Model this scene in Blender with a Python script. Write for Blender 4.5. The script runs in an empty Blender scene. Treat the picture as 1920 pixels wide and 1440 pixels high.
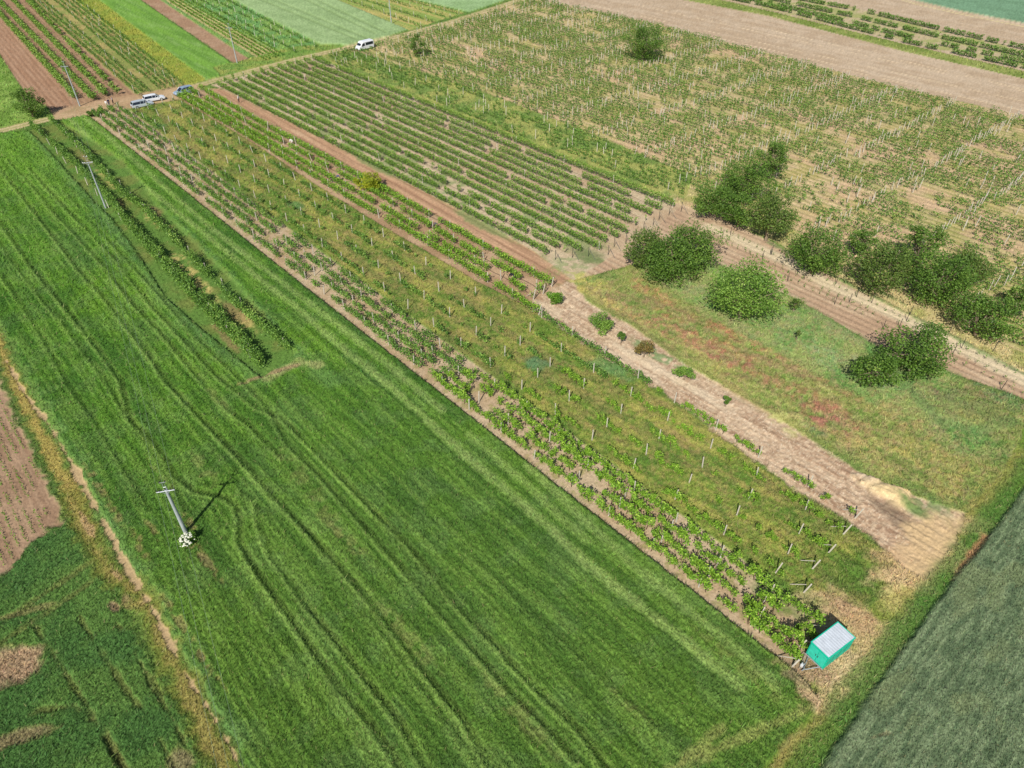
import bpy, bmesh, math, random
import numpy as np
from mathutils import Vector, Matrix
random.seed(7)
RNG = np.random.default_rng(11)
SC = bpy.context.scene
COL = SC.collection

# ------------------------------------------------------------------ camera
H = 55.0
TH = math.radians(40.0)            # pitch below the horizon
F = 1331.0                         # focal length in pixels of a 1920 wide picture
cs, sn = math.cos(TH), math.sin(TH)
cam = bpy.data.cameras.new('camera'); camo = bpy.data.objects.new('camera', cam); COL.objects.link(camo)
cam.sensor_width = 36; cam.lens = 36 * F / 1920
cam.clip_start = 0.5; cam.clip_end = 6000
camo.location = (0, 0, H); camo.rotation_euler = (math.radians(90) - TH, 0, 0)
SC.camera = camo
# ------------------------------------------------------------------ light
SUN_EL, SUN_AZ = math.radians(42), math.radians(18)   # shadows fall away from the drone, to the right
w = bpy.data.worlds.new('World'); SC.world = w; w.use_nodes = True
nt = w.node_tree; sky = nt.nodes.new('ShaderNodeTexSky'); sky.sky_type = 'NISHITA'; sky.sun_disc = False
sky.sun_elevation = SUN_EL; sky.sun_rotation = math.pi + SUN_AZ
bg = nt.nodes['Background']; bg.inputs[1].default_value = 0.078
nt.links.new(sky.outputs[0], bg.inputs[0])
sl = bpy.data.lights.new('sun', 'SUN'); sl.energy = 4.9; sl.angle = math.radians(0.53); sl.color = (1, 0.955, 0.88)
slo = bpy.data.objects.new('sun', sl); COL.objects.link(slo)
tr = Vector((math.sin(SUN_AZ) * math.cos(SUN_EL), math.cos(SUN_AZ) * math.cos(SUN_EL), -math.sin(SUN_EL)))
slo.rotation_euler = tr.to_track_quat('-Z', 'Y').to_euler()
SC.view_settings.view_transform = 'Standard'; SC.view_settings.look = 'None'
SC.view_settings.exposure = 0.31; SC.view_settings.gamma = 1
SC.cycles.max_bounces = 5; SC.cycles.diffuse_bounces = 2; SC.cycles.transparent_max_bounces = 4

# ------------------------------------------------------------------ helpers
def P(px, py, h=0.0):
    """surveyed point: where a bearing meets the height h"""
    u = (px - 960) / F; v = (py - 720) / F
    z = (H - h) / (sn + v * cs)
    return Vector((u * z, z * (cs - v * sn), h))
def ppm(py, h=0.0):
    return F * (sn + (py - 720) / F * cs) / (H - h)
D = np.array([0.665, -0.747]); NN = np.array([0.747, 0.665])   # along and across the plots
def lin(c):
    c = np.asarray(c, float) / 255.0
    return np.where(c <= .04045, c / 12.92, ((c + .055) / 1.055) ** 2.4)
KAL = 1.45
def A(r, g, b):
    return lin((r, g, b)) / KAL
def tag(o, label=None, cat=None, group=None, kind=None):
    if label: o['label'] = label
    if cat: o['category'] = cat
    if group: o['group'] = group
    if kind: o['kind'] = kind
    return o
def empty(name, loc, rz=0, label=None, cat=None, group=None):
    o = bpy.data.objects.new(name, None); COL.objects.link(o)
    o.location = loc; o.rotation_euler = (0, 0, rz); o.empty_display_size = .3
    return tag(o, label, cat, group)
def link(name, me, parent=None, mat=None):
    o = bpy.data.objects.new(name, me); COL.objects.link(o)
    if mat is not None and len(me.materials) == 0: me.materials.append(mat)
    if parent: o.parent = parent
    return o
def dup(root, loc, rz, scale=1.0):
    r = root.copy(); COL.objects.link(r); r.location = loc; r.rotation_euler = (0, 0, rz)
    if scale != 1.0: r.scale = (scale,) * 3
    for ch in root.children:
        c = ch.copy(); COL.objects.link(c); c.parent = r
        for g in ch.children:
            e = g.copy(); COL.objects.link(e); e.parent = c
    return r

# numpy noise --------------------------------------------------------------
def _hash(ix, iy, seed):
    h = (ix.astype(np.int64) * 374761393 + iy.astype(np.int64) * 668265263 + seed * 974711) & 0xFFFFFFFF
    h = ((h ^ (h >> 13)) * 1274126177) & 0xFFFFFFFF
    h = h ^ (h >> 16)
    return ((h & 0xFFFF).astype(np.float32) / 65535.0)
def vnoise(x, y, seed=0):
    x0 = np.floor(x); y0 = np.floor(y); fx = (x - x0).astype(np.float32); fy = (y - y0).astype(np.float32)
    fx = fx * fx * (3 - 2 * fx); fy = fy * fy * (3 - 2 * fy)
    a = _hash(x0, y0, seed); b = _hash(x0 + 1, y0, seed); c = _hash(x0, y0 + 1, seed); d = _hash(x0 + 1, y0 + 1, seed)
    return (a * (1 - fx) + b * fx) * (1 - fy) + (c * (1 - fx) + d * fx) * fy
def fbm(x, y, seed=0, oc=4):
    s = 0; a = 1; t = 0
    for i in range(oc):
        s = s + a * vnoise(x * 2 ** i + 17.3 * i, y * 2 ** i - 9.1 * i, seed + i); t += a; a *= .55
    return s / t
def ss(a, b, x):
    t = np.clip((x - a) / (b - a), 0, 1); return t * t * (3 - 2 * t)

# materials ----------------------------------------------------------------
def mat(name, col, rough=.6, metal=0.0, spec=.4, noise=0.0, nscale=8.0, bump=0.0):
    m = bpy.data.materials.new(name); m.use_nodes = True; n = m.node_tree.nodes; l = m.node_tree.links
    b = n['Principled BSDF']; b.inputs['Roughness'].default_value = rough; b.inputs['Metallic'].default_value = metal
    b.inputs['Specular IOR Level'].default_value = spec
    b.inputs['Base Color'].default_value = (*col, 1)
    if noise > 0 or bump > 0:
        tc = n.new('ShaderNodeTexCoord'); t = n.new('ShaderNodeTexNoise'); t.inputs['Scale'].default_value = nscale
        t.inputs['Detail'].default_value = 5; l.new(tc.outputs['Object'], t.inputs['Vector'])
        if noise > 0:
            mr = n.new('ShaderNodeMapRange'); mr.inputs[1].default_value = .3; mr.inputs[2].default_value = .7
            mr.inputs[3].default_value = 1 - noise; mr.inputs[4].default_value = 1 + noise
            l.new(t.outputs[0], mr.inputs[0])
            mx = n.new('ShaderNodeVectorMath'); mx.operation = 'SCALE'; mx.inputs[0].default_value = col
            l.new(mr.outputs[0], mx.inputs['Scale']); l.new(mx.outputs[0], b.inputs['Base Color'])
        if bump > 0:
            bp = n.new('ShaderNodeBump'); bp.inputs['Strength'].default_value = bump; bp.inputs['Distance'].default_value = .03
            l.new(t.outputs[0], bp.inputs['Height']); l.new(bp.outputs[0], b.inputs['Normal'])
    return m
def ground_mat(name, fine, contrast, bump, dist, stretch=1.0, rough=.95, spec=.1, ang=None):
    """albedo from the surveyed land cover, broken up by world-space noise at two scales"""
    m = bpy.data.materials.new(name); m.use_nodes = True; n = m.node_tree.nodes; l = m.node_tree.links
    b = n['Principled BSDF']; b.inputs['Roughness'].default_value = rough; b.inputs['Specular IOR Level'].default_value = spec
    at = n.new('ShaderNodeAttribute'); at.attribute_name = 'cover'
    tc = n.new('ShaderNodeTexCoord'); mp = n.new('ShaderNodeMapping'); mp.vector_type = 'TEXTURE'
    mp.inputs['Rotation'].default_value = (0, 0, math.atan2(D[1], D[0]) if ang is None else ang); mp.inputs['Scale'].default_value = (stretch, 1, 1)
    l.new(tc.outputs['Object'], mp.inputs[0])
    t1 = n.new('ShaderNodeTexNoise'); t1.inputs['Scale'].default_value = fine; t1.inputs['Detail'].default_value = 6
    t1.inputs['Roughness'].default_value = .7
    l.new(mp.outputs[0], t1.inputs['Vector'])
    mr = n.new('ShaderNodeMapRange'); mr.inputs[1].default_value = .34; mr.inputs[2].default_value = .66
    mr.inputs[3].default_value = 1 - contrast; mr.inputs[4].default_value = 1 + contrast
    l.new(t1.outputs[0], mr.inputs[0])
    mx = n.new('ShaderNodeVectorMath'); mx.operation = 'SCALE'
    l.new(at.outputs['Color'], mx.inputs[0]); l.new(mr.outputs[0], mx.inputs['Scale'])
    l.new(mx.outputs[0], b.inputs['Base Color'])
    t2 = n.new('ShaderNodeTexNoise'); t2.inputs['Scale'].default_value = fine * 1.7; t2.inputs['Detail'].default_value = 4
    l.new(mp.outputs[0], t2.inputs['Vector'])
    bp = n.new('ShaderNodeBump'); bp.inputs['Strength'].default_value = bump; bp.inputs['Distance'].default_value = dist
    l.new(t2.outputs[0], bp.inputs['Height']); l.new(bp.outputs[0], b.inputs['Normal'])
    return m
def leaf_mat(name, dark, light, third=None, trans=.3):
    m = bpy.data.materials.new(name); m.use_nodes = True; n = m.node_tree.nodes; l = m.node_tree.links
    b = n['Principled BSDF']; b.inputs['Roughness'].default_value = .5; b.inputs['Specular IOR Level'].default_value = .3
    at = n.new('ShaderNodeAttribute'); at.attribute_name = 'tone'
    cr = n.new('ShaderNodeValToRGB'); e = cr.color_ramp.elements
    e[0].color = (*dark, 1); e[1].color = (*light, 1)
    if third is not None:
        k = cr.color_ramp.elements.new(.5); k.color = (*[(a + b_) / 2 for a, b_ in zip(dark, light)], 1)
        k = cr.color_ramp.elements.new(.86); k.color = (*light, 1)
        e[len(e) - 1].color = (*third, 1)
    l.new(at.outputs['Fac'], cr.inputs[0])
    tb = n.new('ShaderNodeBsdfTranslucent'); mx = n.new('ShaderNodeMixShader'); mx.inputs[0].default_value = trans
    l.new(cr.outputs[0], b.inputs['Base Color']); l.new(cr.outputs[0], tb.inputs[0])
    l.new(b.outputs[0], mx.inputs[1]); l.new(tb.outputs[0], mx.inputs[2])
    l.new(mx.outputs[0], n['Material Output'].inputs[0])
    return m

# ------------------------------------------------------------------ the land: one surveyed height and cover grid
# finer near the drone, coarser far off
STEP = 1.9
vy = np.arange(-150, 1640, STEP); vx = np.arange(-330, 2260, STEP)
PX, PY = np.meshgrid(vx, vy)
V_ = (PY - 720) / F; U_ = (PX - 960) / F
Z_ = H / (sn + V_ * cs)
GX = (U_ * Z_).ravel(); GY = (Z_ * (cs - V_ * sn)).ravel()
NV = GX.size; nrow, ncol = PX.shape
GS = GX * D[0] + GY * D[1]; GT = GX * NN[0] + GY * NN[1]
cov = np.zeros((NV, 3), np.float32); hgt = np.zeros(NV, np.float32); cls = np.zeros(NV, np.int8)
DIST = np.sqrt(GX ** 2 + GY ** 2 + H * H)
n_big = fbm(GX / 14, GY / 14, 1, 3); n_mid = fbm(GX / 3.5, GY / 3.5, 5, 4); n_sml = fbm(GX / .8, GY / .8, 9, 3)
n_fin = vnoise(GX / .22, GY / .22, 14); n_rnd = RNG.random(NV).astype(np.float32)
s_thin = fbm(GS / 6, GT / .35, 21, 3); s_wide = fbm(GS / 25, GT / 1.6, 25, 3)
n_edge = fbm(GX / 1.1, GY / 1.1, 31, 4) - .5
n_edge2 = fbm(GX / 5, GY / 5, 37, 3) - .5
def wpts(poly): return [tuple(P(x, y)[:2]) for x, y in poly]
def poly_sd(poly, margin=3.0):
    """signed distance in metres, positive inside"""
    q = wpts(poly); xs = [a[0] for a in q]; ys = [a[1] for a in q]
    idx = np.where((GX > min(xs) - margin) & (GX < max(xs) + margin) & (GY > min(ys) - margin) & (GY < max(ys) + margin))[0]
    x = GX[idx]; y = GY[idx]; d = np.full(x.size, 1e9); ins = np.zeros(x.size, bool)
    for i in range(len(q)):
        x1, y1 = q[i]; x2, y2 = q[(i + 1) % len(q)]
        ex, ey = x2 - x1, y2 - y1; t = np.clip(((x - x1) * ex + (y - y1) * ey) / (ex * ex + ey * ey + 1e-9), 0, 1)
        d = np.minimum(d, (x - x1 - t * ex) ** 2 + (y - y1 - t * ey) ** 2)
        c = ((y1 > y) != (y2 > y)) & (x < (x2 - x1) * (y - y1) / (y2 - y1 + 1e-12) + x1)
        ins ^= c
    return idx, np.where(ins, 1, -1) * np.sqrt(d)
def line_d(pts, margin=3.0):
    q = wpts(pts); xs = [a[0] for a in q]; ys = [a[1] for a in q]
    idx = np.where((GX > min(xs) - margin) & (GX < max(xs) + margin) & (GY > min(ys) - margin) & (GY < max(ys) + margin))[0]
    x = GX[idx]; y = GY[idx]; d = np.full(x.size, 1e9); sg = np.zeros(x.size)
    for i in range(len(q) - 1):
        x1, y1 = q[i]; x2, y2 = q[i + 1]; ex, ey = x2 - x1, y2 - y1
        t = np.clip(((x - x1) * ex + (y - y1) * ey) / (ex * ex + ey * ey + 1e-9), 0, 1)
        dd = (x - x1 - t * ex) ** 2 + (y - y1 - t * ey) ** 2
        m = dd < d; d[m] = dd[m]; sg[m] = np.sign((x[m] - x1) * ey - (y[m] - y1) * ex)
    return idx, np.sqrt(d), sg
def mixc(idx, m, c):
    cov[idx] = cov[idx] * (1 - m)[:, None] + np.asarray(c, np.float32) * m[:, None]
def blend(ca, cb, k):
    return np.asarray(ca)[None, :] * (1 - k)[:, None] + np.asarray(cb)[None, :] * k[:, None]
def region(poly, c, ca, cb, noise, h=0.0, amp=.8, soft=.15, lo=.35, hi=.65):
    idx, sd = poly_sd(poly)
    m = ss(-soft, soft, sd + amp * n_edge[idx]).astype(np.float32)
    k = ss(lo, hi, noise[idx])
    mixc(idx, m, blend(ca, cb, k).astype(np.float32))
    hgt[idx] = hgt[idx] * (1 - m) + h * m
    if c is not None: cls[idx[m > .5]] = c
    return idx, m
def speckle(idx, m, cols, size=.45, amt=.5, lo=.55, hi=.63, seed=500):
    for k, c in enumerate(cols):
        q = fbm(GX[idx] / size, GY[idx] / size, seed + 7 * k, 3); mixc(idx, (m * ss(lo, hi, q) * amt).astype(np.float32), c)
def patch(px, py, rx, ry, c, amt=.8, ang=0.0, noise=None, hadd=0.0, amp=1.2):
    """a soft irregular patch of another ground cover; radii in metres, long axis along the plots plus ang"""
    q = P(px, py); ca, sa = math.cos(ang), math.sin(ang)
    ds = (GX - q.x) * D[0] + (GY - q.y) * D[1]; dt = (GX - q.x) * NN[0] + (GY - q.y) * NN[1]
    a = ds * ca + dt * sa; b = -ds * sa + dt * ca
    r = np.sqrt((a / rx) ** 2 + (b / ry) ** 2); idx = np.where(r < 2.2)[0]
    m = ss(1.25, .45, r[idx] + amp * n_edge[idx] + .9 * n_edge2[idx]).astype(np.float32) * amt
    if noise is not None: m = m * ss(.35, .6, noise[idx]).astype(np.float32)
    mixc(idx, m, c); hgt[idx] += m * hadd

# classes: 0 grass verge, 1 wheat field, 2 ploughed soil, 3 vineyard soil, 4 dirt track, 5 meadow, 6 far wheat, 7 blue wheat, 8 weedy vineyard ground
soil = A(206, 176, 148); soil_d = A(176, 142, 114); soil_l = A(222, 196, 168)
dry = A(206, 190, 138); grass = A(112, 138, 66); grass_d = A(78, 116, 52); olive = A(134, 140, 74)
# base verge
k = ss(.35, .65, n_mid); cov[:] = blend(A(120, 146, 72), A(98, 130, 62), k); hgt[:] = .06 + .05 * n_sml
# --- left bottom corner -----------------------------------------------------
region([(-330, 560), (-10, 590), (18, 690), (60, 790), (108, 900), (150, 1000), (190, 1080), (250, 1190), (330, 1320), (415, 1460), (500, 1640), (-330, 1640)], 1,
       A(66, 104, 54), A(80, 116, 58), n_mid, .25, amp=1.4, soft=.5)
region([(-330, 640), (-8, 700), (25, 775), (62, 860), (104, 955), (112, 985), (70, 1008), (35, 1050), (-20, 1092), (-330, 1180)], 2,
       A(178, 148, 122), A(158, 128, 104), s_thin * .5 + n_mid * .5, 0, amp=2.4, soft=.5)
patch(8, 1252, 3.4, 1.8, A(186, 156, 124), .9, .9, hadd=-.28); patch(40, 1385, 2.6, .7, A(160, 140, 104), .7, 1.2, hadd=-.2)
patch(45, 1150, 2.4, .35, A(150, 140, 96), .5, 1.2, hadd=-.1)
patch(240, 1128, .9, .35, A(178, 150, 118), .8, hadd=-.1); patch(215, 1140, .7, .3, A(178, 150, 118), .8, hadd=-.1)
patch(340, 1425, 1.5, .8, A(178, 150, 118), .5, hadd=-.1)
for pl, wd in (([(-20, 1190), (60, 1132), (130, 1085), (185, 1046)], .3), ([(-20, 1222), (70, 1165), (172, 1094)], .3), ([(10, 1378), (70, 1336), (140, 1326), (195, 1368), (232, 1440)], .22), ([(60, 1165), (110, 1240), (180, 1350), (240, 1450)], .2), ([(150, 1160), (215, 1260), (290, 1370), (330, 1440)], .2), ([(220, 1170), (280, 1270), (350, 1400)], .18)):
    i2, d2, s2 = line_d(pl); mm = (ss(wd * 1.8, wd * .3, d2 + .5 * n_edge[i2]) * ss(.35, .55, n_mid[i2])).astype(np.float32); hgt[i2] -= mm * .16; mixc(i2, mm * .4, A(112, 112, 70))
# --- big wheat field ----------------------------------------------------------
FC = [(-330, 300), (0, 252), (58, 248), (108, 300), (180, 382), (212, 412), (262, 480), (312, 560), (382, 622), (432, 662), (492, 712), (556, 668),
      (500, 604), (440, 532), (380, 472), (300, 392), (232, 306), (172, 264), (112, 230), (165, 217), (350, 362), (520, 498), (700, 640), (850, 758), (1000, 877), (1150, 995),
      (1300, 1112), (1420, 1208), (1485, 1260), (1532, 1300), (1540, 1322), (1500, 1372), (1430, 1450), (1300, 1640), (560, 1640), (470, 1440), (440, 1380),
      (350, 1232), (300, 1142), (240, 1052), (200, 972), (160, 902), (100, 802), (50, 722), (0, 622), (-60, 540), (-330, 420)]
idx, m = region(FC, 1, A(78, 122, 42), A(62, 104, 40), n_mid * .5 + s_wide * .5, .5, amp=.5, soft=.12)
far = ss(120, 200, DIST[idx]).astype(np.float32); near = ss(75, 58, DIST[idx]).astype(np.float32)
mixc(idx, m * .5 * ss(.42, .68, n_big[idx]), A(96, 140, 42))
mixc(idx, m * ss(100, 60, DIST[idx]).astype(np.float32) * .6, A(74, 104, 50)); mixc(idx, m * .35 * ss(.5, .66, fbm(GX[idx] / 2.2, GY[idx] / 2.2, 160, 3)), A(90, 122, 72))  # greyer green near wheat, its colour also darkened to stand in for lens vignetting
mixc(idx, m * .34 * ss(.48, .7, s_thin[idx]), A(112, 148, 72))
mixc(idx, m * .36 * ss(.5, .34, s_thin[idx]), A(46, 82, 34))
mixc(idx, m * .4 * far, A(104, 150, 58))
hgt[idx] += m * ((s_thin[idx] - .5) * .10 + (n_sml[idx] - .5) * .05)
# bluish weedy band along the field margins
for pl, wd in (([(60, 252), (110, 304), (182, 388), (262, 486), (312, 566), (382, 628), (432, 668), (496, 716), (560, 670), (620, 720)], 1.6),
               ([(-60, 545), (0, 630), (52, 730), (102, 810), (162, 910), (202, 980), (242, 1060), (302, 1150), (352, 1240), (442, 1390)], 1.3),
               ([(556, 668), (500, 604), (440, 532), (380, 472), (300, 392)], .9)):
    i2, d2, s2 = line_d(pl)
    mixc(i2, (ss(wd * 1.3, wd * .1, d2 + 1.8 * n_edge[i2]) * .45).astype(np.float32), A(92, 130, 80))
# tramlines: real ruts in the crop with bare or bent stems
DK = [
 [(-60, 240), (0, 315), (36, 360), (82, 417), (150, 507), (212, 577), (275, 657), (318, 720), (372, 778), (420, 828), (470, 880), (540, 955), (600, 1020), (680, 1110), (740, 1182), (805, 1270), (870, 1350), (930, 1450)],
 [(20, 305), (72, 360), (110, 407), (150, 447), (205, 510), (252, 572), (310, 632), (375, 710), (430, 770), (467, 797), (530, 860)],
 [(60, 320), (95, 360), (165, 432), (215, 482), (287, 575), (350, 642), (412, 710), (490, 770), (530, 787), (592, 845), (640, 895), (700, 957), (757, 1012), (835, 1105), (880, 1160), (942, 1222), (960, 1245), (1000, 1285), (1072, 1355), (1110, 1397), (1150, 1460)],
 [(175, 420), (230, 477), (285, 537), (350, 610), (400, 665), (450, 710), (500, 760), (547, 840), (600, 892), (645, 942), (680, 982), (720, 1027), (757, 1067), (805, 1125), (862, 1190), (910, 1242), (960, 1300), (1010, 1347), (1080, 1425)],
 [(-60, 350), (0, 415), (27, 452), (67, 507), (110, 560), (160, 620), (200, 672), (230, 715), (250, 790), (282, 820), (312, 860), (332, 895), (370, 925), (425, 935), (447, 952), (455, 982), (455, 1020), (475, 1057), (495, 1087), (540, 1150), (580, 1205), (642, 1297), (692, 1350), (737, 1412), (770, 1470)],
 [(487, 950), (492, 992), (517, 1052), (540, 1080), (587, 1147), (642, 1215), (705, 1295), (752, 1352), (795, 1430), (830, 1490)],
 [(-40, 400), (0, 452), (37, 505), (85, 567), (120, 602), (150, 647), (207, 720), (240, 780), (290, 850), (330, 910), (352, 960)],
 [(10, 522), (50, 580), (90, 645), (130, 720), (180, 787), (205, 827), (250, 900), (285, 960)],
 [(480, 897), (530, 952), (585, 1002), (630, 1070), (690, 1140), (760, 1240), (830, 1330), (900, 1430)],
 [(125, 362), (155, 393)], [(700, 960), (760, 1030), (840, 1130)], [(860, 1020), (960, 1110), (1100, 1240), (1240, 1370)]]
for j, pl in enumerate(DK):
    i2, d2, s2 = line_d(pl)
    brk = ss(.3, .5, fbm(GX[i2] / 7, GY[i2] / 7, 60 + j, 2))
    wdt = .22 + .12 * n_sml[i2]
    wdt = np.maximum(wdt, DIST[i2] * .0016)
    mm = (ss(wdt * 1.5, wdt * .4, d2) * (.45 + .55 * brk)).astype(np.float32)
    strength = (.75, .65, .75, .65, .75, .8, .5, .45, .35, .7, .3, .25)[j]
    hgt[i2] -= mm * .2 * strength
    mixc(i2, mm * .38 * strength, A(70, 82, 44))
    rim = (ss(.35, .0, np.abs(d2 - wdt * 1.6 - .15)) * (s2 > 0)).astype(np.float32) * strength
    mixc(i2, rim * .45, A(128, 162, 88)); hgt[i2] += rim * .1
LT = [
 [(115, 205), (130, 225), (180, 275), (237, 325), (275, 357), (287, 365), (375, 435), (480, 522), (555, 580), (630, 647), (720, 720), (790, 782), (867, 855), (955, 930), (1035, 1000), (1092, 1057), (1170, 1120), (1252, 1182), (1310, 1230), (1385, 1290)],
 [(140, 210), (160, 225), (205, 262), (275, 325), (315, 360), (390, 427), (480, 497), (555, 553), (640, 620), (740, 700), (830, 776)],
 [(990, 880), (1090, 975), (1180, 1060), (1300, 1160), (1400, 1240), (1450, 1290)], [(880, 820), (1000, 925), (1100, 1020)]]
for j, pl in enumerate(LT):
    i2, d2, s2 = line_d(pl)
    wdt = np.maximum(.25 + .3 * n_sml[i2], DIST[i2] * .002)
    st = (.5, .45, .4, .3)[j]
    mm = (ss(wdt * 2, wdt * .3, d2) * (.4 + .6 * n_sml[i2])).astype(np.float32) * st
    mixc(i2, mm, A(152, 178, 112)); hgt[i2] += mm * .06
    mm = ss(.3, 0, np.abs(d2 - wdt * 1.5) + (s2 < 0) * 9).astype(np.float32) * .5 * st; hgt[i2] -= mm * .2
# headland stripes running across, bottom centre
for (a, b) in (((1545, 1320), (1250, 1450)), ((1350, 1370), (1270, 1440)), ((1540, 1380), (1440, 1460))):
    i2, d2, s2 = line_d([a, b]); mm = ss(.6, .1, d2 + .8 * n_edge[i2]).astype(np.float32) * .5; mixc(i2, mm, A(140, 150, 92))
# pale thin places and soil showing between ruts
for a in ((560, 890, 5, 1.0), (640, 1000, 6, .8), (640, 1010, 2, .4), (760, 1190, 5, .6), (1390, 1260, 5, .5), (1180, 1330, 3, .5), (960, 1330, 5, .6), (380, 880, 4, .8), (410, 755, 2.2, .6), (288, 880, 3.0, .3), (320, 912, 1.2, .3)):
    patch(a[0], a[1], a[2], a[3], A(128, 134, 86), .32, 0, n_sml, -.05)
for a in ((195, 925, 4.5, .35), (212, 960, 3.0, .45), (357, 985, 1.4, .35), (365, 1030, 1.6, .5), (390, 1060, 2.5, .3), (340, 1170, 3, .35), (375, 1230, 3, .3), (404, 1265, 3, .25), (290, 1000, 2, .35), (258, 1010, 1.2, .4), (270, 1040, 1.4, .4)):
    patch(a[0], a[1], a[2], a[3], A(150, 138, 92), .6, .05, n_sml, -.15)
# corner scar beyond the vine wedge
i2, d2, s2 = line_d([(505, 716), (560, 684), (598, 690)]); mixc(i2, (ss(1.0, .2, d2 + n_edge[i2]) * .7).astype(np.float32), A(140, 150, 100))
patch(520, 702, 4, .5, A(176, 150, 110), .8, 1.4)
# --- golden dry strip and bare rut on the left -----------------------------------
i2, d2, s2 = line_d([(-70, 540), (-5, 640), (30, 720), (66, 790), (104, 870), (142, 935), (150, 960)]); mm = ss(2.0, .7, d2 + 1.6 * n_edge[i2]).astype(np.float32)
mixc(i2, mm * .7, A(112, 134, 62)); mixc(i2, (ss(1.0, .2, d2 + 1.5 * n_edge[i2]) * .8).astype(np.float32), A(184, 162, 94)); hgt[i2] = hgt[i2] * (1 - mm) + .1 * mm; cls[i2[mm > .4]] = 0
i2, d2, s2 = line_d([(128, 935), (150, 970), (180, 1030), (215, 1090), (258, 1105), (300, 1190), (350, 1290), (398, 1390), (440, 1480), (520, 1640)]); mm = (ss(1.5, .4, d2 + 1.8 * n_edge[i2]) * .8).astype(np.float32)
mixc(i2, mm, A(128, 132, 62)); mixc(i2, (ss(.7, .1, d2 + 1.6 * n_edge[i2]) * .55).astype(np.float32), A(176, 156, 96)); hgt[i2] = hgt[i2] * (1 - mm) + .1 * mm; cls[i2[mm > .4]] = 0
RUT = [(-40, 560), (0, 655), (45, 735), (75, 775), (100, 810), (140, 880), (165, 925), (190, 970), (205, 1000), (218, 1025), (235, 1060), (252, 1085), (272, 1120), (290, 1150), (318, 1205), (335, 1240), (362, 1285), (380, 1310), (400, 1345), (420, 1380), (450, 1440), (520, 1560)]
i2, d2, s2 = line_d(RUT); tt = GY[i2]
wv = .0 + .30 * ss(.45, .8, fbm(tt / 3.2, tt * 0, 77, 3)); mm = ss(wv + .16, wv - .12, d2 + .9 * n_edge[i2] + .5 * (n_sml[i2] - .5)).astype(np.float32)
mixc(i2, mm * .9, A(204, 170, 132)); hgt[i2] = hgt[i2] * (1 - mm) - .02 * mm; cls[i2[mm > .5]] = 4
i2, d2, s2 = line_d([(150, 960), (165, 990), (185, 1020), (200, 1050), (225, 1090)]); mm = ss(.25, .0, d2 + 1.0 * n_edge[i2]).astype(np.float32); mixc(i2, mm * .8, A(190, 160, 120))
# --- vine wedge ---------------------------------------------------------------------
WEDGE = [(56, 246), (112, 229), (172, 263), (234, 305), (302, 391), (382, 471), (442, 531), (502, 603), (556, 666), (494, 710), (432, 661), (382, 621), (312, 559), (262, 479), (212, 411), (180, 381), (106, 299)]
region(WEDGE, 8, A(100, 134, 62), A(118, 132, 68), n_mid, .1, amp=1.0, soft=.5)
for a in ((290, 415, 4, 1.0), (345, 500, 5, 1.0), (380, 540, 6, .9), (310, 490, 2.5, .8), (200, 335, 5, 1.0), (455, 600, 4, .9)):
    patch(a[0], a[1], a[2], a[3], A(206, 186, 120), .75, 0, n_sml)
for a in ((290, 400, 4, 1), (165, 300, 5, 1.2), (440, 585, 4, .8), (430, 640, 4, .6), (220, 380, 3, 1)):
    patch(a[0], a[1], a[2], a[3], A(150, 124, 92), .6, 0)
# --- the bare plot with bushy vines --------------------------------------------------
PL = [(167, 217), (1493, 1262), (1520, 1235), (1556, 1168), (233, 201)]
region([(165, 217), (350, 362), (520, 498), (700, 640), (850, 758), (1000, 877), (1150, 995), (1300, 1112), (1420, 1208), (1495, 1264), (1525, 1240), (1560, 1172), (900, 690), (560, 443), (233, 199)], 3,
       A(208, 180, 150), A(192, 160, 128), n_mid * .6 + n_sml * .4, .0, amp=.35, soft=.25)
idx, sd = poly_sd(PL); mixc(idx, (ss(0, .6, sd) * ss(.55, .72, n_sml[idx]) * .5).astype(np.float32), A(150, 150, 84))
# --- meadow vineyard ------------------------------------------------------------------
GM = [(233, 199), (1560, 1172), (1700, 1100), (1700, 1066), (1640, 1012), (1530, 944), (1440, 884), (1350, 818), (1250, 742), (1150, 680), (1060, 622), (1000, 580), (890, 524), (830, 488), (700, 412), (600, 350), (480, 270), (345, 182)]
idx, m = region(GM, 5, A(130, 148, 66), A(104, 134, 56), n_mid, .12, amp=.6)
mixc(idx, m * (.75 * ss(.47, .62, fbm(GS[idx] / 5, GT[idx] / 1.6, 90, 4))).astype(np.float32), A(168, 166, 86))
mixc(idx, m * (.42 * ss(.52, .66, fbm(GS[idx] / 6, GT[idx] / 1.8, 95, 4))).astype(np.float32), A(150, 126, 92))
mixc(idx, m * (.4 * ss(.5, .6, fbm(GS[idx] / 3, GT[idx] / 2.4, 98, 4))).astype(np.float32), A(84, 122, 48))
hgt[idx] += m * (n_sml[idx] - .5) * .25
i2, sd = poly_sd(GM); speckle(i2, ss(0, 1.0, sd), [A(190, 172, 104), A(84, 122, 44), A(156, 130, 96)], .45, .28, seed=560)
patch(555, 385, 2.2, 1.2, A(86, 132, 74), .8); patch(1140, 690, 3.2, 1.8, A(104, 146, 90), .7, hadd=.1); patch(1005, 683, 1.8, 1.3, A(92, 136, 96), .7, hadd=.1)
patch(299, 238, 2.5, 1.4, A(86, 130, 74), .8); patch(1020, 620, 2, 1.4, A(92, 128, 44), .7)
for a in ((1480, 1120, 4, 2), (1600, 1090, 4, 2.2), (1620, 1080, 3, 1.4)): patch(a[0], a[1], a[2], a[3], A(88, 124, 50), .6)
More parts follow.
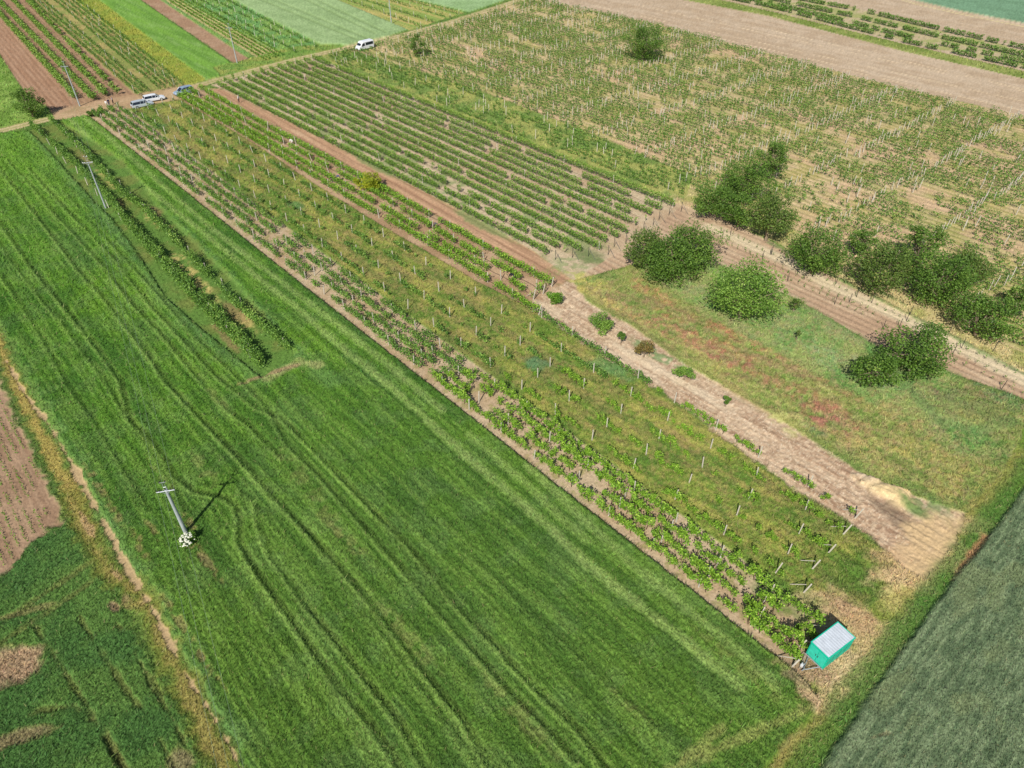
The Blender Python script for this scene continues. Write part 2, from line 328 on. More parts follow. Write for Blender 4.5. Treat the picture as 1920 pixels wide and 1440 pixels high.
# --- four-row vineyard, bare cultivated strip, stony bare strip ---------------------------
region([(335, 185), (370, 162), (400, 168), (560, 262), (700, 338), (850, 424), (960, 490), (1062, 545), (1040, 600), (1000, 582), (890, 526), (830, 490), (700, 414), (600, 352), (480, 272)], 3,
       A(200, 164, 134), A(178, 142, 112), n_mid, .0, amp=.35)
for dx in (0, 24, 42):                                       # pale dry litter under the rows
    i2, d2, s2 = line_d([(340 + dx, 186 - dx * .1), (480 + dx * .3, 262 - dx * .1), (1000 + dx * .6, 572 - dx * .2)]);
i2, sd = poly_sd([(392, 166), (425, 168), (560, 236), (720, 320), (880, 402), (1000, 470), (1075, 525), (1062, 545), (960, 488), (850, 422), (700, 336), (560, 260)])
TILL = [(392, 166), (425, 168), (560, 236), (720, 320), (880, 402), (1000, 470), (1075, 525), (1062, 548), (960, 488), (850, 422), (700, 336), (560, 260)]
idx, m = region(TILL, 2, A(202, 164, 134), A(184, 146, 118), s_thin, -.02, amp=.25)
tl = np.abs(((GT[idx] / .95) % 1) - .5); tl = ss(.5, .32, tl)
mixc(idx, (m * ss(.25, .05, np.abs(((GT[idx] + .3 * n_sml[idx]) / 1.7) % 1 - .5)) * .4).astype(np.float32), A(156, 118, 92))
hgt[idx] -= m * ss(.25, .05, np.abs((GT[idx] / 1.7) % 1 - .5)) * .07
JS = [(1048, 535), (1075, 525), (1105, 568), (1180, 608), (1280, 680), (1390, 742), (1485, 800), (1560, 850), (1620, 890), (1720, 932), (1812, 962), (1795, 1020), (1740, 1082), (1700, 1072), (1640, 1012), (1530, 942), (1440, 882), (1350, 816), (1250, 740), (1150, 678), (1060, 620), (996, 580)]
idx, m = region(JS, 2, A(214, 186, 158), A(188, 156, 130), n_mid * .5 + s_thin * .5, -.02, amp=1.5, soft=.4)
mixc(idx, (m * ss(.56, .68, s_thin[idx]) * .5).astype(np.float32), A(146, 114, 90)); hgt[idx] += m * (s_thin[idx] - .5) * .16
mixc(idx, (m * (n_rnd[idx] > .93) * .6).astype(np.float32), A(236, 220, 196))
speckle(idx, m, [A(236, 214, 184), A(150, 120, 96), A(206, 180, 150)], .35, .45, seed=620); hgt[idx] += m * (n_fin[idx] - .5) * .06
patch(1250, 700, 9, .9, A(232, 212, 184), .7); patch(1175, 680, 7, .7, A(226, 204, 178), .6); patch(1030, 580, 2.5, 1.2, A(226, 204, 176), .6)
patch(1655, 915, 2.6, 1.5, A(232, 206, 160), .95, hadd=.35); patch(1685, 930, 2.2, 1.3, A(234, 206, 156), .9, hadd=.3); patch(1625, 895, 1.5, 1.0, A(214, 192, 164), .7, hadd=.25)
patch(1700, 985, 4.5, 1.0, A(120, 104, 88), .6, -.2); patch(1735, 1005, 2.6, .7, A(92, 84, 72), .6, -.2); patch(1720, 958, 1.6, .8, A(92, 130, 66), .85); patch(1760, 1010, 3.0, 2.2, A(222, 192, 150), .6); patch(1700, 1050, 3.5, 1.8, A(216, 180, 140), .6, .8)
# --- tidy vineyard ---------------------------------------------------------------------------
KV = [(395, 160), (470, 138), (590, 108), (640, 128), (960, 256), (1275, 382), (1300, 400), (1180, 470), (1150, 482), (1075, 526), (1000, 470), (880, 402), (720, 320), (560, 236), (425, 170)]
region(KV, 3, A(214, 188, 158), A(198, 166, 136), n_mid * .6 + s_wide * .4, 0, amp=.35)
i2, sd = poly_sd([(425, 170), (560, 236), (720, 320), (880, 402), (1000, 470), (1075, 526), (1180, 480), (900, 350), (640, 215), (440, 140)])
mixc(i2, (ss(-1, 1.5, sd) * ss(.47, .6, n_mid[i2]) * .6).astype(np.float32), A(126, 154, 92))
patch(1080, 500, 5, 4, A(136, 154, 96), .6, 1.57, n_sml); patch(900, 420, 9, 1.0, A(122, 148, 90), .7); patch(700, 310, 9, 1.0, A(122, 148, 90), .7); patch(1110, 480, 4, 2, A(120, 130, 84), .7)
patch(560, 250, 4, .8, A(214, 180, 150), .7); patch(820, 360, 10, 1.4, A(116, 150, 84), .6, 0, n_sml); patch(1100, 440, 9, 1.6, A(140, 150, 90), .5, 0, n_sml)
# --- green strip, then the large old vineyard ---------------------------------------------------
MV = [(600, 104), (650, 88), (740, 70), (850, 40), (950, 8), (1010, -8), (1020, 0), (1240, 47), (1500, 116), (1700, 168), (1920, 217), (2260, 300), (2260, 880), (1920, 668), (1800, 600), (1600, 500), (1480, 428), (1290, 362), (1275, 382), (960, 256), (640, 128)]
idx, m = region(MV, 8, A(208, 184, 144), A(184, 170, 112), n_mid, .02, amp=.5)
mixc(idx, (m * ss(.47, .66, fbm(GS[idx] / 9, GT[idx] / 3, 101, 4)) * .5).astype(np.float32), A(146, 154, 86))
rph = np.abs(((GT[idx] - 88) / 1.55 + .5) % 1 - .5)      # vines stand on the phase 0 lines, 1.55 m apart
mixc(idx, (m * ss(.2, .08, rph) * .55).astype(np.float32), A(132, 136, 78)); mixc(idx, (m * ss(.3, .42, rph) * .4).astype(np.float32), A(220, 194, 156)); hgt[idx] += m * ss(.3, .1, rph) * .1
mixc(idx, (m * ss(.56, .68, fbm(GS[idx] / 12, GT[idx] / 5, 105, 4)) * .6).astype(np.float32), A(212, 176, 148))
idx, m = region([(600, 104), (650, 92), (760, 126), (900, 170), (1060, 232), (1300, 330), (1290, 362), (1275, 384), (960, 258), (640, 130)], 5, A(166, 170, 96), A(124, 148, 76), n_mid, .1, amp=1.0)
patch(1250, 350, 6, 3, A(180, 176, 108), .6); patch(760, 150, 12, 1.5, A(110, 146, 74), .5)
# --- upper right: harvested field, grass strip, rows, bare, teal wheat ----------------------------
region([(1010, -8), (1250, -60), (1700, -150), (2260, -150), (2260, 300), (1920, 217), (1700, 168), (1500, 116), (1240, 47), (1020, 0)], 2, A(206, 184, 160), A(192, 168, 142), n_mid * .5 + s_wide * .5, 0, amp=.4)
for (a, b) in (((960, -10), (1920, 208)), ((1110, 10), (1920, 190)), ((1200, 10), (1960, 180)), ((1440, 55), (1920, 168)), ((1340, 70), (1700, 152))):
    i2, d2, s2 = line_d([a, b]); mixc(i2, (ss(.45, .1, d2) * ss(.4, .55, n_mid[i2]) * .8).astype(np.float32), A(232, 208, 176)); hgt[i2] += ss(.5, 0, d2) * .08
region([(1180, -22), (1250, -6), (1440, 30), (1700, 98), (1920, 148), (2260, 230), (2260, 205), (1920, 134), (1700, 84), (1440, 20), (1300, -12), (1200, -40)], 0, A(150, 160, 90), A(124, 142, 70), n_mid, .1, amp=.4)
region([(1300, -20), (1440, 18), (1700, 80), (1920, 128), (2260, 205), (2260, 170), (1920, 92), (1780, 62), (1600, 14), (1460, -20), (1300, -60)], 3, A(204, 180, 146), A(176, 172, 112), n_mid, 0, amp=.4)
region([(1640, -20), (1720, 3), (1800, 22), (1920, 45), (2260, 120), (2260, -150), (1500, -150)], 6, A(116, 160, 132), A(108, 150, 122), n_mid, .5, amp=.3)
i2, d2, s2 = line_d([(1640, -16), (1720, 8), (1800, 26), (1920, 50), (2260, 126)]); mixc(i2, (ss(.7, .3, d2) * .8).astype(np.float32), A(226, 210, 160))
# --- orchard lane, young vineyard ---------------------------------------------------------------
region([(1275, 384), (1290, 362), (1480, 428), (1600, 500), (1800, 600), (1920, 668), (2260, 880), (2260, 900), (1920, 700), (1700, 590), (1560, 518), (1450, 452), (1320, 392)], 0, A(202, 186, 138), A(170, 168, 104), n_mid, .04, amp=.8)
idx0, m0 = region([(1075, 526), (1150, 478), (1180, 466), (1280, 384), (1350, 408), (1450, 456), (1560, 520), (1700, 592), (1920, 700), (2260, 880), (2260, 905), (1920, 748), (1790, 702), (1640, 648), (1560, 600), (1490, 560), (1350, 500), (1180, 500)], 3,
       A(214, 182, 152), A(196, 160, 132), s_thin * .6 + n_mid * .4, 0, amp=.35)
mixc(idx0, (m0 * ss(.3, .08, np.abs((GT[idx0] / 1.25) % 1 - .5)) * .45).astype(np.float32), A(160, 128, 104)); hgt[idx0] -= m0 * ss(.3, .05, np.abs((GT[idx0] / 1.25) % 1 - .5)) * .08
i2, d2, s2 = line_d([(1330, 425), (1450, 478), (1560, 535), (1700, 600), (1920, 712)]); mixc(i2, (ss(2.0, .6, d2 + n_edge[i2]) * .7).astype(np.float32), A(234, 212, 178))
for (a, b, ww) in (((1440, 455), (1940, 712), .55), ((1500, 470), (1700, 575), .5)):
    i2, d2, s2 = line_d([a, b]); mm = (ss(ww, .1, d2 + .9 * n_edge[i2]) * .75).astype(np.float32); mixc(i2, mm, A(118, 138, 84)); hgt[i2] += mm * .15
patch(1180, 475, 4, 3, A(212, 176, 148), .6); patch(1310, 395, 6, 2, A(216, 184, 150), .7)
# --- orchard meadow ----------------------------------------------------------------------------
OM = [(1075, 527), (1180, 498), (1350, 498), (1490, 562), (1560, 602), (1640, 650), (1790, 704), (1920, 750), (2260, 905), (2260, 980), (1925, 880), (1880, 900), (1812, 962), (1720, 932), (1620, 890), (1560, 850), (1485, 800), (1390, 742), (1280, 680), (1180, 608), (1105, 568)]
idx, m = region(OM, 5, A(142, 152, 82), A(118, 140, 72), n_mid, .1, amp=.7)
idx, m = region([(1200, 500), (1350, 498), (1490, 562), (1640, 650), (1790, 704), (1800, 770), (1900, 860), (1800, 850), (1690, 790), (1600, 740), (1450, 660), (1330, 590), (1230, 530)], None, A(132, 162, 92), A(108, 148, 78), n_mid, .08, amp=1.8, soft=1.2)
mixc(idx, (m * .6 * ss(.5, .62, fbm(GX[idx] / 4, GY[idx] / 4, 150, 4))).astype(np.float32), A(164, 168, 104))
mixc(idx, (m * .5 * ss(.55, .66, fbm(GX[idx] / 3, GY[idx] / 3, 155, 4))).astype(np.float32), A(158, 156, 116))
idx, sd = poly_sd([(1090, 540), (1200, 540), (1450, 660), (1600, 745), (1690, 800), (1680, 880), (1480, 795), (1280, 675), (1180, 605)])
mm = ss(-1.5, 1.5, sd)
mixc(idx, (mm * ss(.46, .60, fbm(GS[idx] / 7, GT[idx] / 2.6, 111, 4)) * .6).astype(np.float32), A(166, 130, 102))
mixc(idx, (mm * ss(.55, .66, fbm(GS[idx] / 7, GT[idx] / 2.4, 115, 4)) * .5).astype(np.float32), A(184, 178, 104))
mixc(idx, (mm * ss(.55, .68, fbm(GS[idx] / 3, GT[idx] / 2, 118, 4)) * .6).astype(np.float32), A(110, 146, 62))
for a in ((1215, 545, 4.5, 1.6, A(196, 138, 104)), (1190, 590, 5, 1.6, A(180, 134, 104)), (1280, 630, 5, 1.8, A(182, 120, 104)), (1390, 690, 3.5, 1.8, A(184, 118, 102)), (1340, 640, 9, .8, A(186, 134, 98)), (1440, 660, 10, .7, A(198, 146, 112)),
          (1540, 775, 3, 2, A(182, 118, 104)), (1575, 805, 3, 1.8, A(184, 122, 108)), (1500, 740, 4, 1.6, A(178, 128, 100)), (1360, 625, 6, 1, A(176, 120, 92)), (1480, 790, 2.5, 1.4, A(196, 196, 122)), (1110, 535, 4, 1.8, A(206, 196, 110)), (1150, 575, 5, 1.0, A(206, 190, 110)),
          (1225, 660, 4.5, .9, A(104, 152, 92)), (1535, 815, 2, .7, A(88, 128, 84)), (1690, 785, 5, 1.6, A(176, 160, 100)), (1650, 860, 5, 2.2, A(190, 178, 112)), (1760, 880, 7, 3.5, A(182, 172, 100)), (1730, 940, 4, 1.4, A(98, 134, 74)), (1790, 905, 4, 2, A(170, 160, 96)),
          (1800, 745, 2.5, 1.8, A(120, 134, 96)), (1755, 740, 2.2, 1, A(134, 124, 104)), (1870, 745, 3, 1.6, A(104, 134, 90)), (1822, 787, 2.2, .6, A(200, 190, 110)), (1820, 735, 2, 1, A(160, 134, 98)), (1560, 670, 8, 2.0, A(150, 176, 122)), (1470, 600, 5, 1.6, A(124, 160, 90))):
    patch(a[0], a[1], a[2] * 1.1, a[3] * 1.2, a[4], .68, 0, n_sml)
patch(1700, 880, 3.2, 1.0, A(84, 122, 52), .6)
i2, sd = poly_sd(OM); speckle(i2, ss(0, 1.5, sd), [A(196, 178, 128), A(96, 132, 56), A(172, 136, 112), A(170, 186, 104)], .5, .3)
hgt[idx] += mm * (n_sml[idx] - .5) * .25
i2, d2, s2 = line_d([(1680, 700), (1720, 745), (1760, 790), (1830, 810), (1900, 790)]); mixc(i2, (ss(1.2, .3, d2 + n_edge[i2]) * .6).astype(np.float32), A(110, 142, 84))
patch(1815, 765, 5, 3, A(128, 140, 84), .5, hadd=.5)
# --- headland, trailer yard, blue wheat ------------------------------------------------------------
HL = [(1920, 800), (2260, 860), (2260, 950), (1922, 905), (1870, 972), (1800, 1062), (1735, 1150), (1645, 1272), (1560, 1398), (1530, 1450), (1400, 1640), (1280, 1640), (1430, 1452), (1500, 1374), (1540, 1322), (1495, 1264), (1560, 1172), (1700, 1100), (1740, 1082), (1795, 1020), (1812, 962), (1880, 890)]
region(HL, 0, A(110, 138, 58), A(134, 146, 70), n_mid, .08, amp=.8)
for a in ((1630, 1200, 5.2, 3.0, .0, A(206, 182, 138)), (1585, 1290, 4.4, 2.2, 1.3, A(204, 180, 138)), (1600, 1155, 2.6, 1.6, 0, A(196, 166, 128)), (1590, 1250, 3, 2.2, 1.4, A(208, 186, 146)), (1510, 1240, 2.2, 2.2, 0, A(178, 150, 122)), (1690, 1120, 2, 3.2, 0, A(196, 184, 120))):
    patch(a[0], a[1], a[2], a[3], a[5], .85, a[4])
i2, d2, s2 = line_d([(1560, 1310), (1620, 1240), (1680, 1160), (1700, 1130)]); mixc(i2, (ss(.6, .1, d2 + n_edge[i2]) * .6).astype(np.float32), A(116, 136, 70))
for pl, c, wd, am in (([(1500, 1300), (1540, 1330), (1570, 1335), (1640, 1250), (1700, 1160), (1760, 1090)], A(202, 172, 134), .55, .75), ([(1450, 1440), (1500, 1385), (1545, 1350)], A(176, 152, 100), .5, .6), ([(1490, 1450), (1530, 1400), (1560, 1360)], A(196, 170, 96), .5, .8),
                      ([(1700, 1120), (1780, 1030), (1850, 940), (1920, 860)], A(166, 152, 92), .9, .6), ([(1740, 1130), (1820, 1030), (1900, 930)], A(80, 122, 50), 1.0, .7), ([(1600, 1330), (1680, 1215), (1740, 1130)], A(86, 124, 52), 1.0, .7), ([(1480, 1480), (1560, 1370), (1600, 1330)], A(90, 126, 54), .9, .6)):
    i2, d2, s2 = line_d(pl); mixc(i2, (ss(wd * 1.6, wd * .3, d2 + 1.2 * n_edge[i2]) * am).astype(np.float32), c)
for a in ((1745, 1045, 4.0, 2.0, .7), (1795, 985, 3.2, 1.6, .6), (1700, 1085, 3.4, 1.5, .9), (1770, 1020, 3.0, 2.0, 0.2)): patch(a[0], a[1], a[2], a[3], A(216, 186, 144), .75, a[4])
i2, d2, s2 = line_d([(1990, 790), (1900, 905), (1852, 968), (1790, 1050), (1722, 1138), (1632, 1262), (1548, 1382), (1500, 1450)]); mixc(i2, (ss(1.6, .3, d2 + 1.4 * n_edge[i2]) * .75).astype(np.float32), A(88, 128, 58))
i2, d2, s2 = line_d([(1788, 1095), (1800, 1072), (1822, 1045), (1850, 1010)]); mm = (ss(.7, .15, d2 + 1.0 * n_edge[i2]) * .8).astype(np.float32); mixc(i2, mm, A(176, 130, 98)); hgt[i2] -= mm * .1
BW = [(2260, 700), (1990, 825), (1922, 914), (1866, 990), (1802, 1070), (1742, 1148), (1650, 1276), (1566, 1396), (1534, 1448), (1420, 1640), (2260, 1640)]
idx, m = region(BW, 7, A(104, 124, 92), A(92, 112, 82), s_thin, .5, amp=.35, soft=.25)
# this one is drilled parallel to its own edge
e = np.array(P(1920, 914)[:2]) - np.array(P(1566, 1396)[:2]); e = e / np.linalg.norm(e); en = np.array([-e[1], e[0]])
bs = GX[idx] * e[0] + GY[idx] * e[1]; bt = GX[idx] * en[0] + GY[idx] * en[1]
bn = fbm(bs / 1.6, bt / .24, 131, 2); bn2 = fbm(bs / 4, bt / 2, 135, 3)
mixc(idx, (m * ss(.5, .72, bn) * .3).astype(np.float32), A(146, 166, 128)); mixc(idx, (m * ss(.5, .3, bn) * .3).astype(np.float32), A(54, 80, 56))
mixc(idx, (m * ss(.55, .7, bn2) * .3).astype(np.float32), A(128, 140, 96))
hgt[idx] += m * (bn - .5) * .08
patch(1660, 1380, 1.2, .12, A(140, 130, 96), .5, 1.1, n_sml, -.1)
# --- upper left plots --------------------------------------------------------------------------------
region([(-330, -30), (0, 98), (25, 145), (55, 178), (95, 206), (98, 218), (-10, 243), (-330, 300)], 5, A(140, 170, 82), A(116, 150, 64), n_mid, .12, amp=.8)
region([(-330, -150), (-60, -30), (0, 32), (150, 198), (100, 218), (92, 203), (50, 178), (0, 103), (-330, -60)], 2, A(186, 150, 124), A(172, 134, 108), s_thin, 0, amp=.4)
region([(-330, -150), (60, -150), (60, 0), (262, 182), (250, 196), (150, 200), (0, 32), (-60, -30)], 3, A(188, 150, 120), A(172, 134, 106), s_thin, 0, amp=.4)
region([(-40, -150), (130, -150), (140, 0), (350, 160), (330, 172), (262, 184), (48, -6)], 8, A(176, 160, 104), A(142, 150, 84), n_mid, .04, amp=.6)
region([(90, -150), (160, -60), (186, 0), (388, 150), (350, 162), (140, 0)], 5, A(160, 164, 70), A(140, 156, 64), n_mid, .2, amp=.5)
idx, m = region([(60, -120), (200, -120), (262, 0), (452, 132), (388, 152), (184, 0)], 6, A(114, 164, 70), A(100, 148, 64), s_wide, .4, amp=.3)
mixc(idx, (m * ss(.5, .7, s_thin[idx]) * .5).astype(np.float32), A(140, 180, 110))
region([(200, -120), (240, -120), (302, 0), (486, 124), (470, 132), (452, 128), (264, 0)], 2, A(182, 150, 124), A(170, 136, 110), n_mid, 0, amp=.6)
region([(280, -120), (470, -120), (600, 96), (530, 112), (488, 124), (300, 0)], 5, A(112, 158, 90), A(132, 166, 84), n_mid, .15, amp=.5)
idx, m = region([(290, -40), (345, -40), (345, 4), (534, 106), (496, 118), (308, 0)], 8, A(200, 188, 132), A(184, 172, 120), n_mid, 0, amp=.3)
idx, m = region([(420, -120), (560, -120), (632, 0), (766, 56), (700, 80), (616, 92), (470, 18), (420, -10)], 6, A(150, 184, 134), A(138, 172, 122), n_mid, .5, amp=.4)
for (a, b) in (((480, -2), (668, 76)), ((505, -2), (692, 76)), ((560, -5), (705, 66)), ((580, -5), (725, 64))):
    i2, d2, s2 = line_d([a, b]); mm = ss(.5, .1, d2).astype(np.float32); mixc(i2, mm * .5, A(108, 138, 84)); hgt[i2] -= mm * .3
region([(560, -120), (760, -120), (770, 0), (872, 24), (790, 50), (766, 58), (630, 0)], 8, A(190, 176, 110), A(140, 164, 84), s_wide, .05, amp=.4)
region([(700, -60), (960, -60), (945, 2), (880, 24), (760, -4)], 6, A(150, 188, 140), A(138, 176, 126), n_mid, .45, amp=.4)
region([(400, 128), (560, 86), (640, 84), (650, 90), (560, 110), (420, 150)], 0, A(118, 152, 72), A(150, 160, 84), n_mid, .08, amp=.6)
# tilled lines in the brown plots at upper left
for cpoly in ([(-60, -30), (0, 32), (150, 198), (100, 218), (92, 203), (50, 178), (0, 103), (-100, 40)], [(60, -20), (262, 182), (250, 196), (150, 200), (0, 32), (-20, -20)]):
    i2, sd = poly_sd(cpoly); dd = np.array([.61, -.79]); tv = GX[i2] * .79 + GY[i2] * .61
    mm = (ss(0, .5, sd) * ss(.3, .1, np.abs((tv / 1.15) % 1 - .5))).astype(np.float32)
    mixc(i2, mm * .35, A(130, 98, 78)); hgt[i2] -= mm * .06
# --- the dirt track --------------------------------------------------------------------------------------
TRK = [(-330, 330), (-60, 262), (0, 246), (100, 221), (165, 206), (230, 192), (300, 180), (372, 160), (460, 136), (560, 110), (650, 90), (740, 70), (850, 40), (950, 8), (1000, -8), (1100, -40)]
i2, d2, s2 = line_d(TRK, 5)
mm = ss(1.9, 1.1, d2 + .9 * n_edge[i2]).astype(np.float32); mixc(i2, mm * .75, A(188, 170, 116)); hgt[i2] = hgt[i2] * (1 - mm) + .02 * mm; cls[i2[mm > .5]] = 4
rr = ss(.5, .15, np.abs(d2 - .8) + .5 * n_edge[i2]).astype(np.float32); mixc(i2, rr * .9, A(216, 190, 152)); hgt[i2] -= rr * .05
i2, sd = poly_sd([(96, 208), (150, 194), (255, 176), (345, 160), (392, 158), (345, 186), (233, 206), (167, 219), (100, 226)])
mm = ss(-.4, .6, sd + .8 * n_edge[i2]).astype(np.float32); mixc(i2, mm * .85, blend(A(204, 168, 134), A(190, 154, 120), ss(.4, .6, n_mid[i2])).astype(np.float32)); hgt[i2] *= (1 - mm); cls[i2[mm > .5]] = 4
# micro relief everywhere, kept to what each cover really has
rel = np.array([.09, .10, .05, .05, .03, .10, .10, .06, .08], np.float32)[cls]
hgt += rel * (n_rnd - .5) + rel * .6 * (n_fin - .5) + rel * .5 * (n_sml - .5)
cov *= (1 + (n_rnd[:, None] - .5) * .22 + (n_fin[:, None] - .5) * .16)
gain = np.array([[1.06, 1.06, 1.0], [1.46, 1.29, 1.15], [1.0, 1.0, .95], [.95, 1.01, .98], [.96, 1.01, .98], [1.06, 1.05, 1.05], [1.2, 1.06, .95], [1.28, 1.2, 1.14], [1.04, 1.05, 1.0]], np.float32)
green = np.clip((cov[:, 1] - cov[:, 0]) / cov[:, 1] * 4, 0, 1)[:, None]; green[~np.isin(cls, [1, 6, 7])] = 1
cov *= 1 + (gain[cls] - 1) * green
cov = np.clip(cov, .004, .9)

NAMES = {0: 'grass_verge', 1: 'wheat_field', 2: 'ploughed_field', 3: 'vineyard_soil', 4: 'dirt_track', 5: 'meadow', 6: 'young_crop_field', 7: 'blue_green_wheat_field', 8: 'weedy_ground'}
GM_ = {0: ground_mat('verge_grass', 6, .34, .6, .06), 1: ground_mat('wheat', 7, .5, .6, .06, 3.5), 2: ground_mat('tilled_soil', 4, .16, .5, .04, 2.0), 3: ground_mat('bare_vineyard_soil', 4, .18, .5, .05),
       4: ground_mat('track_dirt', 4, .12, .4, .03), 5: ground_mat('meadow_grass', 6, .34, .6, .06), 6: ground_mat('distant_crop', 3, .22, .6, .1, 1.6), 7: ground_mat('blue_wheat', 8, .45, .5, .05, 2.5, ang=math.atan2(e[1], e[0])), 8: ground_mat('weeds', 4, .28, .6, .07)}
r_, c_ = np.meshgrid(np.arange(nrow - 1), np.arange(ncol - 1), indexing='ij')
q0 = (r_ * ncol + c_).ravel(); FAC = np.stack([q0 + ncol, q0 + ncol + 1, q0 + 1, q0], 1)
fc = cls[FAC[:, 0]]
def np_mesh(name, verts, faces, cols=None, tone=None, smooth=True):
    me = bpy.data.meshes.new(name); n = faces.shape[1]
    me.vertices.add(len(verts)); me.vertices.foreach_set('co', np.ascontiguousarray(verts, np.float32).ravel())
    me.loops.add(faces.size); me.loops.foreach_set('vertex_index', np.ascontiguousarray(faces, np.int32).ravel())
    me.polygons.add(len(faces)); me.polygons.foreach_set('loop_start', np.arange(0, faces.size, n, dtype=np.int32))
    me.polygons.foreach_set('use_smooth', np.full(len(faces), smooth))
    if cols is not None:
        a = me.attributes.new('cover', 'FLOAT_COLOR', 'POINT'); a.data.foreach_set('color', np.hstack([cols, np.ones((len(cols), 1))]).astype(np.float32).ravel())
    if tone is not None:
        a = me.attributes.new('tone', 'FLOAT', 'POINT'); a.data.foreach_set('value', tone.astype(np.float32))
    me.update(calc_edges=True)
    return me
VV = np.stack([GX, GY, hgt], 1)
for c, nm in NAMES.items():
    f = FAC[fc == c]
    if len(f) == 0: continue
    u, inv = np.unique(f, return_inverse=True)
    me = np_mesh(nm, VV[u], inv.reshape(-1, 4), cov[u]); me.materials.append(GM_[c])
    tag(link(nm, me), kind='structure')
# standing stalks: one blade rooted at every other survey point of the crops and grass, taking the cover found there
def blade_mat(name):
    m = bpy.data.materials.new(name); m.use_nodes = True; n = m.node_tree.nodes; l = m.node_tree.links
    b = n['Principled BSDF']; b.inputs['Roughness'].default_value = .6; b.inputs['Specular IOR Level'].default_value = .25
    at = n.new('ShaderNodeAttribute'); at.attribute_name = 'cover'; tb = n.new('ShaderNodeBsdfTranslucent'); mx = n.new('ShaderNodeMixShader'); mx.inputs[0].default_value = .35
    l.new(at.outputs['Color'], b.inputs['Base Color']); l.new(at.outputs['Color'], tb.inputs[0]); l.new(b.outputs[0], mx.inputs[1]); l.new(tb.outputs[0], mx.inputs[2]); l.new(mx.outputs[0], n['Material Output'].inputs[0])
    return m
BM = blade_mat('stalk')
def blades(name, classes, frac, hmul, wmul, label, lean=.5, seed=3, dryf=.03):
    rg = np.random.default_rng(seed); ids = np.where(np.isin(cls, classes) & (rg.random(NV) < frac) & (PY.ravel() > -60) & (PX.ravel() > -150) & (PX.ravel() < 2070))[0]
    n = len(ids); d = DIST[ids]; wd = np.clip(d * .00105, .05, .3) * wmul * rg.uniform(.6, 1.3, n); hh = .26 * np.sqrt(d / 70) * hmul * rg.uniform(.5, 1.4, n)
    x = GX[ids] + rg.normal(0, .03, n); y = GY[ids] + rg.normal(0, .03, n); z = hgt[ids] - .06; a = rg.uniform(0, math.pi, n); c_, s_ = np.cos(a) * wd * .5, np.sin(a) * wd * .5
    lx, ly = rg.normal(0, lean, n) * hh + .2 * hh, rg.normal(0, lean, n) * hh + .1 * hh
    V = np.stack([np.stack([x - c_, y - s_, z], 1), np.stack([x + c_, y + s_, z], 1), np.stack([x + lx, y + ly, z + hh], 1)], 1).reshape(-1, 3)
    cc = cov[ids] * rg.uniform(.45, 1.9, (n, 1)) * (1 + rg.normal(0, .08, (n, 3))); cc = np.clip(cc, .004, .9)
    dr_ = (rg.random(n) < dryf)[:, None]; cc = np.where(dr_, cc * .5 + A(206, 190, 134) * .5, cc)
    me = np_mesh(name, V, np.arange(3 * n).reshape(-1, 3), np.repeat(cc, 3, 0), smooth=False); me.materials.append(BM); tag(link(name, me), label, name.replace('_', ' '), None, 'stuff')
blades('wheat_stalks', [1], .45, 1.1, 1.05, 'green wheat standing in the big field and its narrow strip')
blades('blue_green_wheat', [7], .55, .8, .85, 'blue green wheat standing in the field at the lower right', .4, 4)
blades('grass', [0, 5], .55, 1.0, 1.15, 'long grass of the meadow, the grassy vineyard and the verges', .6, 5, .14)
blades('weeds', [8], .12, .8, 1.1, 'patchy weeds between the old vines', .6, 6)
blades('soil_clods', [2], .14, .22, 1.5, 'clods and dry stubble lying on the ploughed and stony soil', .8, 8, .2)
blades('dry_litter', [3], .06, .5, 1.0, 'scattered dry weeds on the bare vineyard soil', 1.2, 7)
# everything beyond the surveyed plots, to the horizon
bm = bmesh.new(); bmesh.ops.create_grid(bm, x_segments=60, y_segments=60, size=3000)
me = bpy.data.meshes.new('ground'); bm.to_mesh(me); bm.free()
gm = mat('far_fields', tuple(A(140, 156, 92)), .95, 0, .1, .35, .02, 0); me.materials.append(gm)
o = link('ground', me); o.location.z = -.7; tag(o, kind='structure')

# ------------------------------------------------------------------ foliage machinery
def leaves(cen, size, rng, flat=.5, tone=None):
    """one folded leaf-sized quad for every centre"""
    n = len(cen); a = rng.normal(size=(n, 3)); nrm = rng.normal(size=(n, 3)); nrm[:, 2] = np.abs(nrm[:, 2]) + flat
    nrm /= np.linalg.norm(nrm, axis=1)[:, None]
    a -= (a * nrm).sum(1)[:, None] * nrm; a /= np.linalg.norm(a, axis=1)[:, None]; b = np.cross(nrm, a)
    sz = (np.asarray(size) * rng.uniform(.6, 1.25, n))[:, None]
    v = np.stack([cen - a * sz * .5, cen + b * sz * .42 + nrm * sz * .1, cen + a * sz * .5, cen - b * sz * .42 + nrm * sz * .1], 1).reshape(-1, 3)
    f = np.arange(4 * n).reshape(-1, 4)
    if tone is None: tone = rng.random(n)
    return v, f, np.repeat(tone, 4)
def stem(pts, r0, r1, n=6):
    """tapered tube along points"""
    V = []; Fc = []
    for i, p in enumerate(pts):
        p = Vector(p); d = (Vector(pts[min(i + 1, len(pts) - 1)]) - Vector(pts[max(i - 1, 0)])).normalized()
        q = d.to_track_quat('Z', 'Y'); r = r0 + (r1 - r0) * i / (len(pts) - 1)
        for k in range(n):
            t = 2 * math.pi * k / n; V.append(p + q @ Vector((math.cos(t) * r, math.sin(t) * r, 0)))
    for i in range(len(pts) - 1):
        for k in range(n): Fc.append((i * n + k, i * n + (k + 1) % n, (i + 1) * n + (k + 1) % n, (i + 1) * n + k))
    return V, Fc
